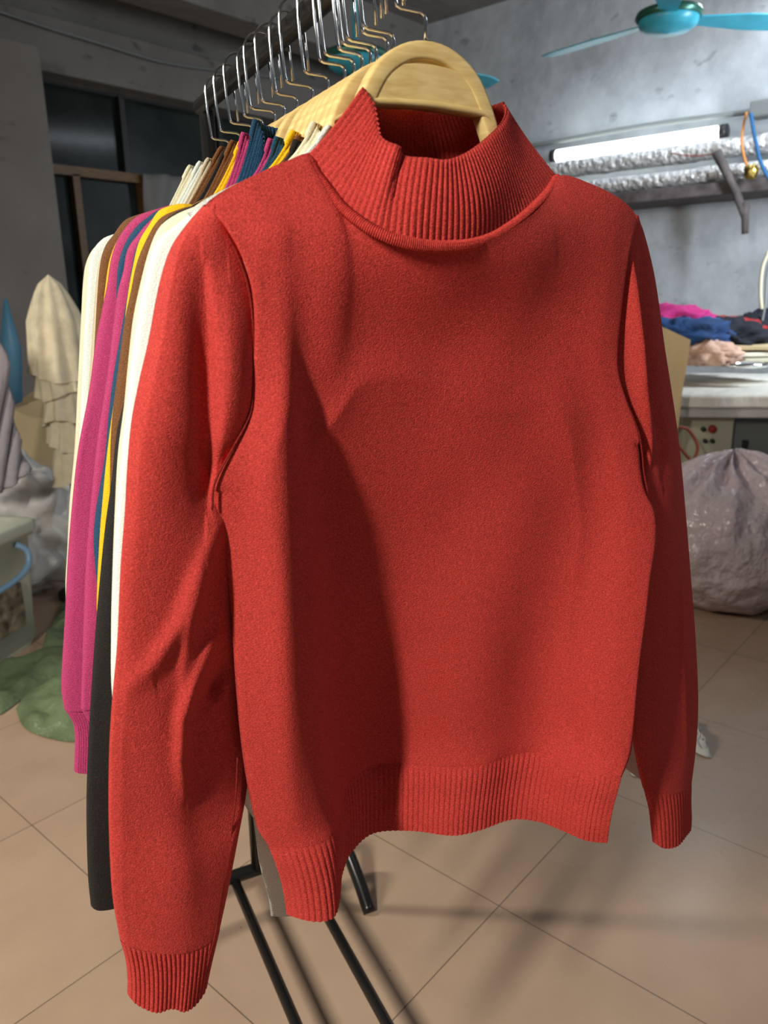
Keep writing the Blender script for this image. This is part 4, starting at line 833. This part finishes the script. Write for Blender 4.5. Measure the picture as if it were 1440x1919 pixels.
sheet('green_tarpaulin', [(0.7589,2.3753,0),(0.8929,2.5409,0),(1.0212,2.5055,0),(1.1614,2.674,0),(1.4269,3.0211,0),(1.5313,2.9888,0),(1.2873,2.5172,0),(1.1064,2.3377,0),(0.9329,2.3195,0),(0.7908,2.2616,0)], 0.07, M['green'], 'larger crumpled green tarpaulin beside and behind the storage bin', 8)
# ecru ruffled garment on a stand, tiers of ruffles
rg = empty('ruffled_garment', (1.5019,2.9974,0.5237)); tag(rg, 'ecru tiered ruffled garment standing left of the sweater row', 'garment')
gb = rg.location.z
prof = [(0.0, 0.0), (0.0, 0.10), (0.02, 0.16)]
def tier(z0_, z1_, r0, r1, seed, nm='ruffle', dome=False):
    rows = []
    for j in range(12):
        t = j/11; row = []
        for k in range(90):
            an = 2*PI*k/90
            r_ = r0+(r1-r0)*t + (0.008*t+0.003)*math.sin(an*9+seed+2*NZ.noise(Vector((math.cos(an)*2, math.sin(an)*2, seed)))) + 0.02*NZ.noise(Vector((math.cos(an)*1.5, math.sin(an)*1.5, seed+t)))
            rb_ = r1*min(1, t/0.45)**0.5*(0.82+0.18*t) if dome else r0+(r1-r0)*t; r_ = rb_ + (r_-r0-(r1-r0)*t)*min(1, rb_/0.07); row.append(Vector((r_*math.cos(an), r_*0.8*math.sin(an), z0_+(z1_-z0_)*t + 0.018*t*t*math.sin(an*2+seed*2.1))))
        rows.append(row)
    return MB().grid(rows, closed=True).build(nm, M['ruffle'], rg)
tier(0.79, 0.40, 0.0, 0.115, 1, 'hood', True); tier(0.50, 0.33, 0.07, 0.10, 2)
tier(0.40, 0.22, 0.06, 0.095, 3); tier(0.28, 0.12, 0.06, 0.09, 4); tier(0.18, -0.02, 0.05, 0.08, 5)
MB().tube([(0, 0, -gb+0.02), (0, 0, 0.7)], 0.02, 10).build('stand_pole', M['dark'], rg)
MB().tube([(0, 0, -gb), (0, 0, -gb+0.02)], 0.12, 24).build('stand_base', M['dark'], rg)
o = mesh('cardboard_box', *(lambda b: (b, [(3,2,1,0),(4,5,6,7),(0,1,5,4),(1,2,6,5),(2,3,7,6),(3,0,4,7)]))([Vector(p)+Vector((0,0,z)) for z in (-0.55, 0) for p in [(1.5741,3.6766,0.7382),(1.8404,3.675,0.7866),(2.1265,3.9556,0.7838),(1.8784,4.0886,0.7566)]]), M['card'], smooth=False); tag(o, 'tan cardboard box on the floor behind the ruffled garment', 'cardboard box')
cl = []
LC = [(1.1992,3.0408,1.1514),(1.2268,2.9329,1.1324),(1.2547,2.9008,1.0565),(1.2522,2.9036,0.8441),(1.2587,2.8961,0.6636),(1.2689,2.8844,0.6018)]; LB = [(1.0514,3.0584,0.5152),(1.0918,3.012,0.5244),(1.131,2.9669,0.5234),(1.1708,2.921,0.5285),(1.2133,2.8722,0.5623),(1.2463,2.8343,0.6083)]
G = []
for j in range(24):
    t = j/23; G.append([spline(LC, i/23).lerp(spline(LB, i/23), t)+Vector((0, 0.02*math.sin(i*1.3+t*2), 0)) for i in range(24)])
o = MB().grid(G).build('hanging_cloth', M['cloth_m']); o.modifiers.new('t', 'SOLIDIFY').thickness = 0.01; tag(o, 'pale mauve cloth hanging at the far left edge', 'cloth')
G = [[Vector(p) for p in r_] for r_ in ([(1.6085,3.637,1.23),(1.6116,3.6333,1.2299),(1.6143,3.6302,1.2252)], [(1.5753,3.6751,1.019),(1.5983,3.6182,1.0192),(1.6349,3.6066,1.0056)], [(1.5589,3.6939,0.751),(1.5795,3.6399,0.7528),(1.6162,3.6281,0.7695)])]
o = MB().grid(G).build('blue_plastic_strip', M['bluesheet']); o.modifiers.new('t', 'SOLIDIFY').thickness = 0.01; tag(o, 'pointed blue plastic strip leaning on the pier at far left', 'plastic strip')
G = []
CT = [(3.357,5.13,2.0881),(3.634,5.13,2.0977),(4.0714,5.13,2.083)]; CB = [(3.3551,5.13,1.6046),(3.6272,5.13,1.5769),(4.077,5.13,1.5517)]
for j in range(12):
    t = j/11; G.append([spline(CT, i/19).lerp(spline(CB, i/19), t)+Vector((0, 0.03*math.sin(i*1.1+j*0.3), 0)) for i in range(20)])
o = MB().grid(G).build('pinned_cloth', M['cloth_w']); o.modifiers.new('t', 'SOLIDIFY').thickness = 0.006; tag(o, 'pale cloth pinned over the window behind the cream collars', 'cloth')
wire('ceiling_wire', [(2.2957,5,2.8555),(2.415,5,2.8508),(2.7339,5,2.8291),(3.0898,5,2.8144),(3.4876,5,2.798),(4.0375,5,2.8402),(4.7921,5,2.9135)], 0.008, M['pipe'], 'thin slack wire running along the lintel beam above the window')
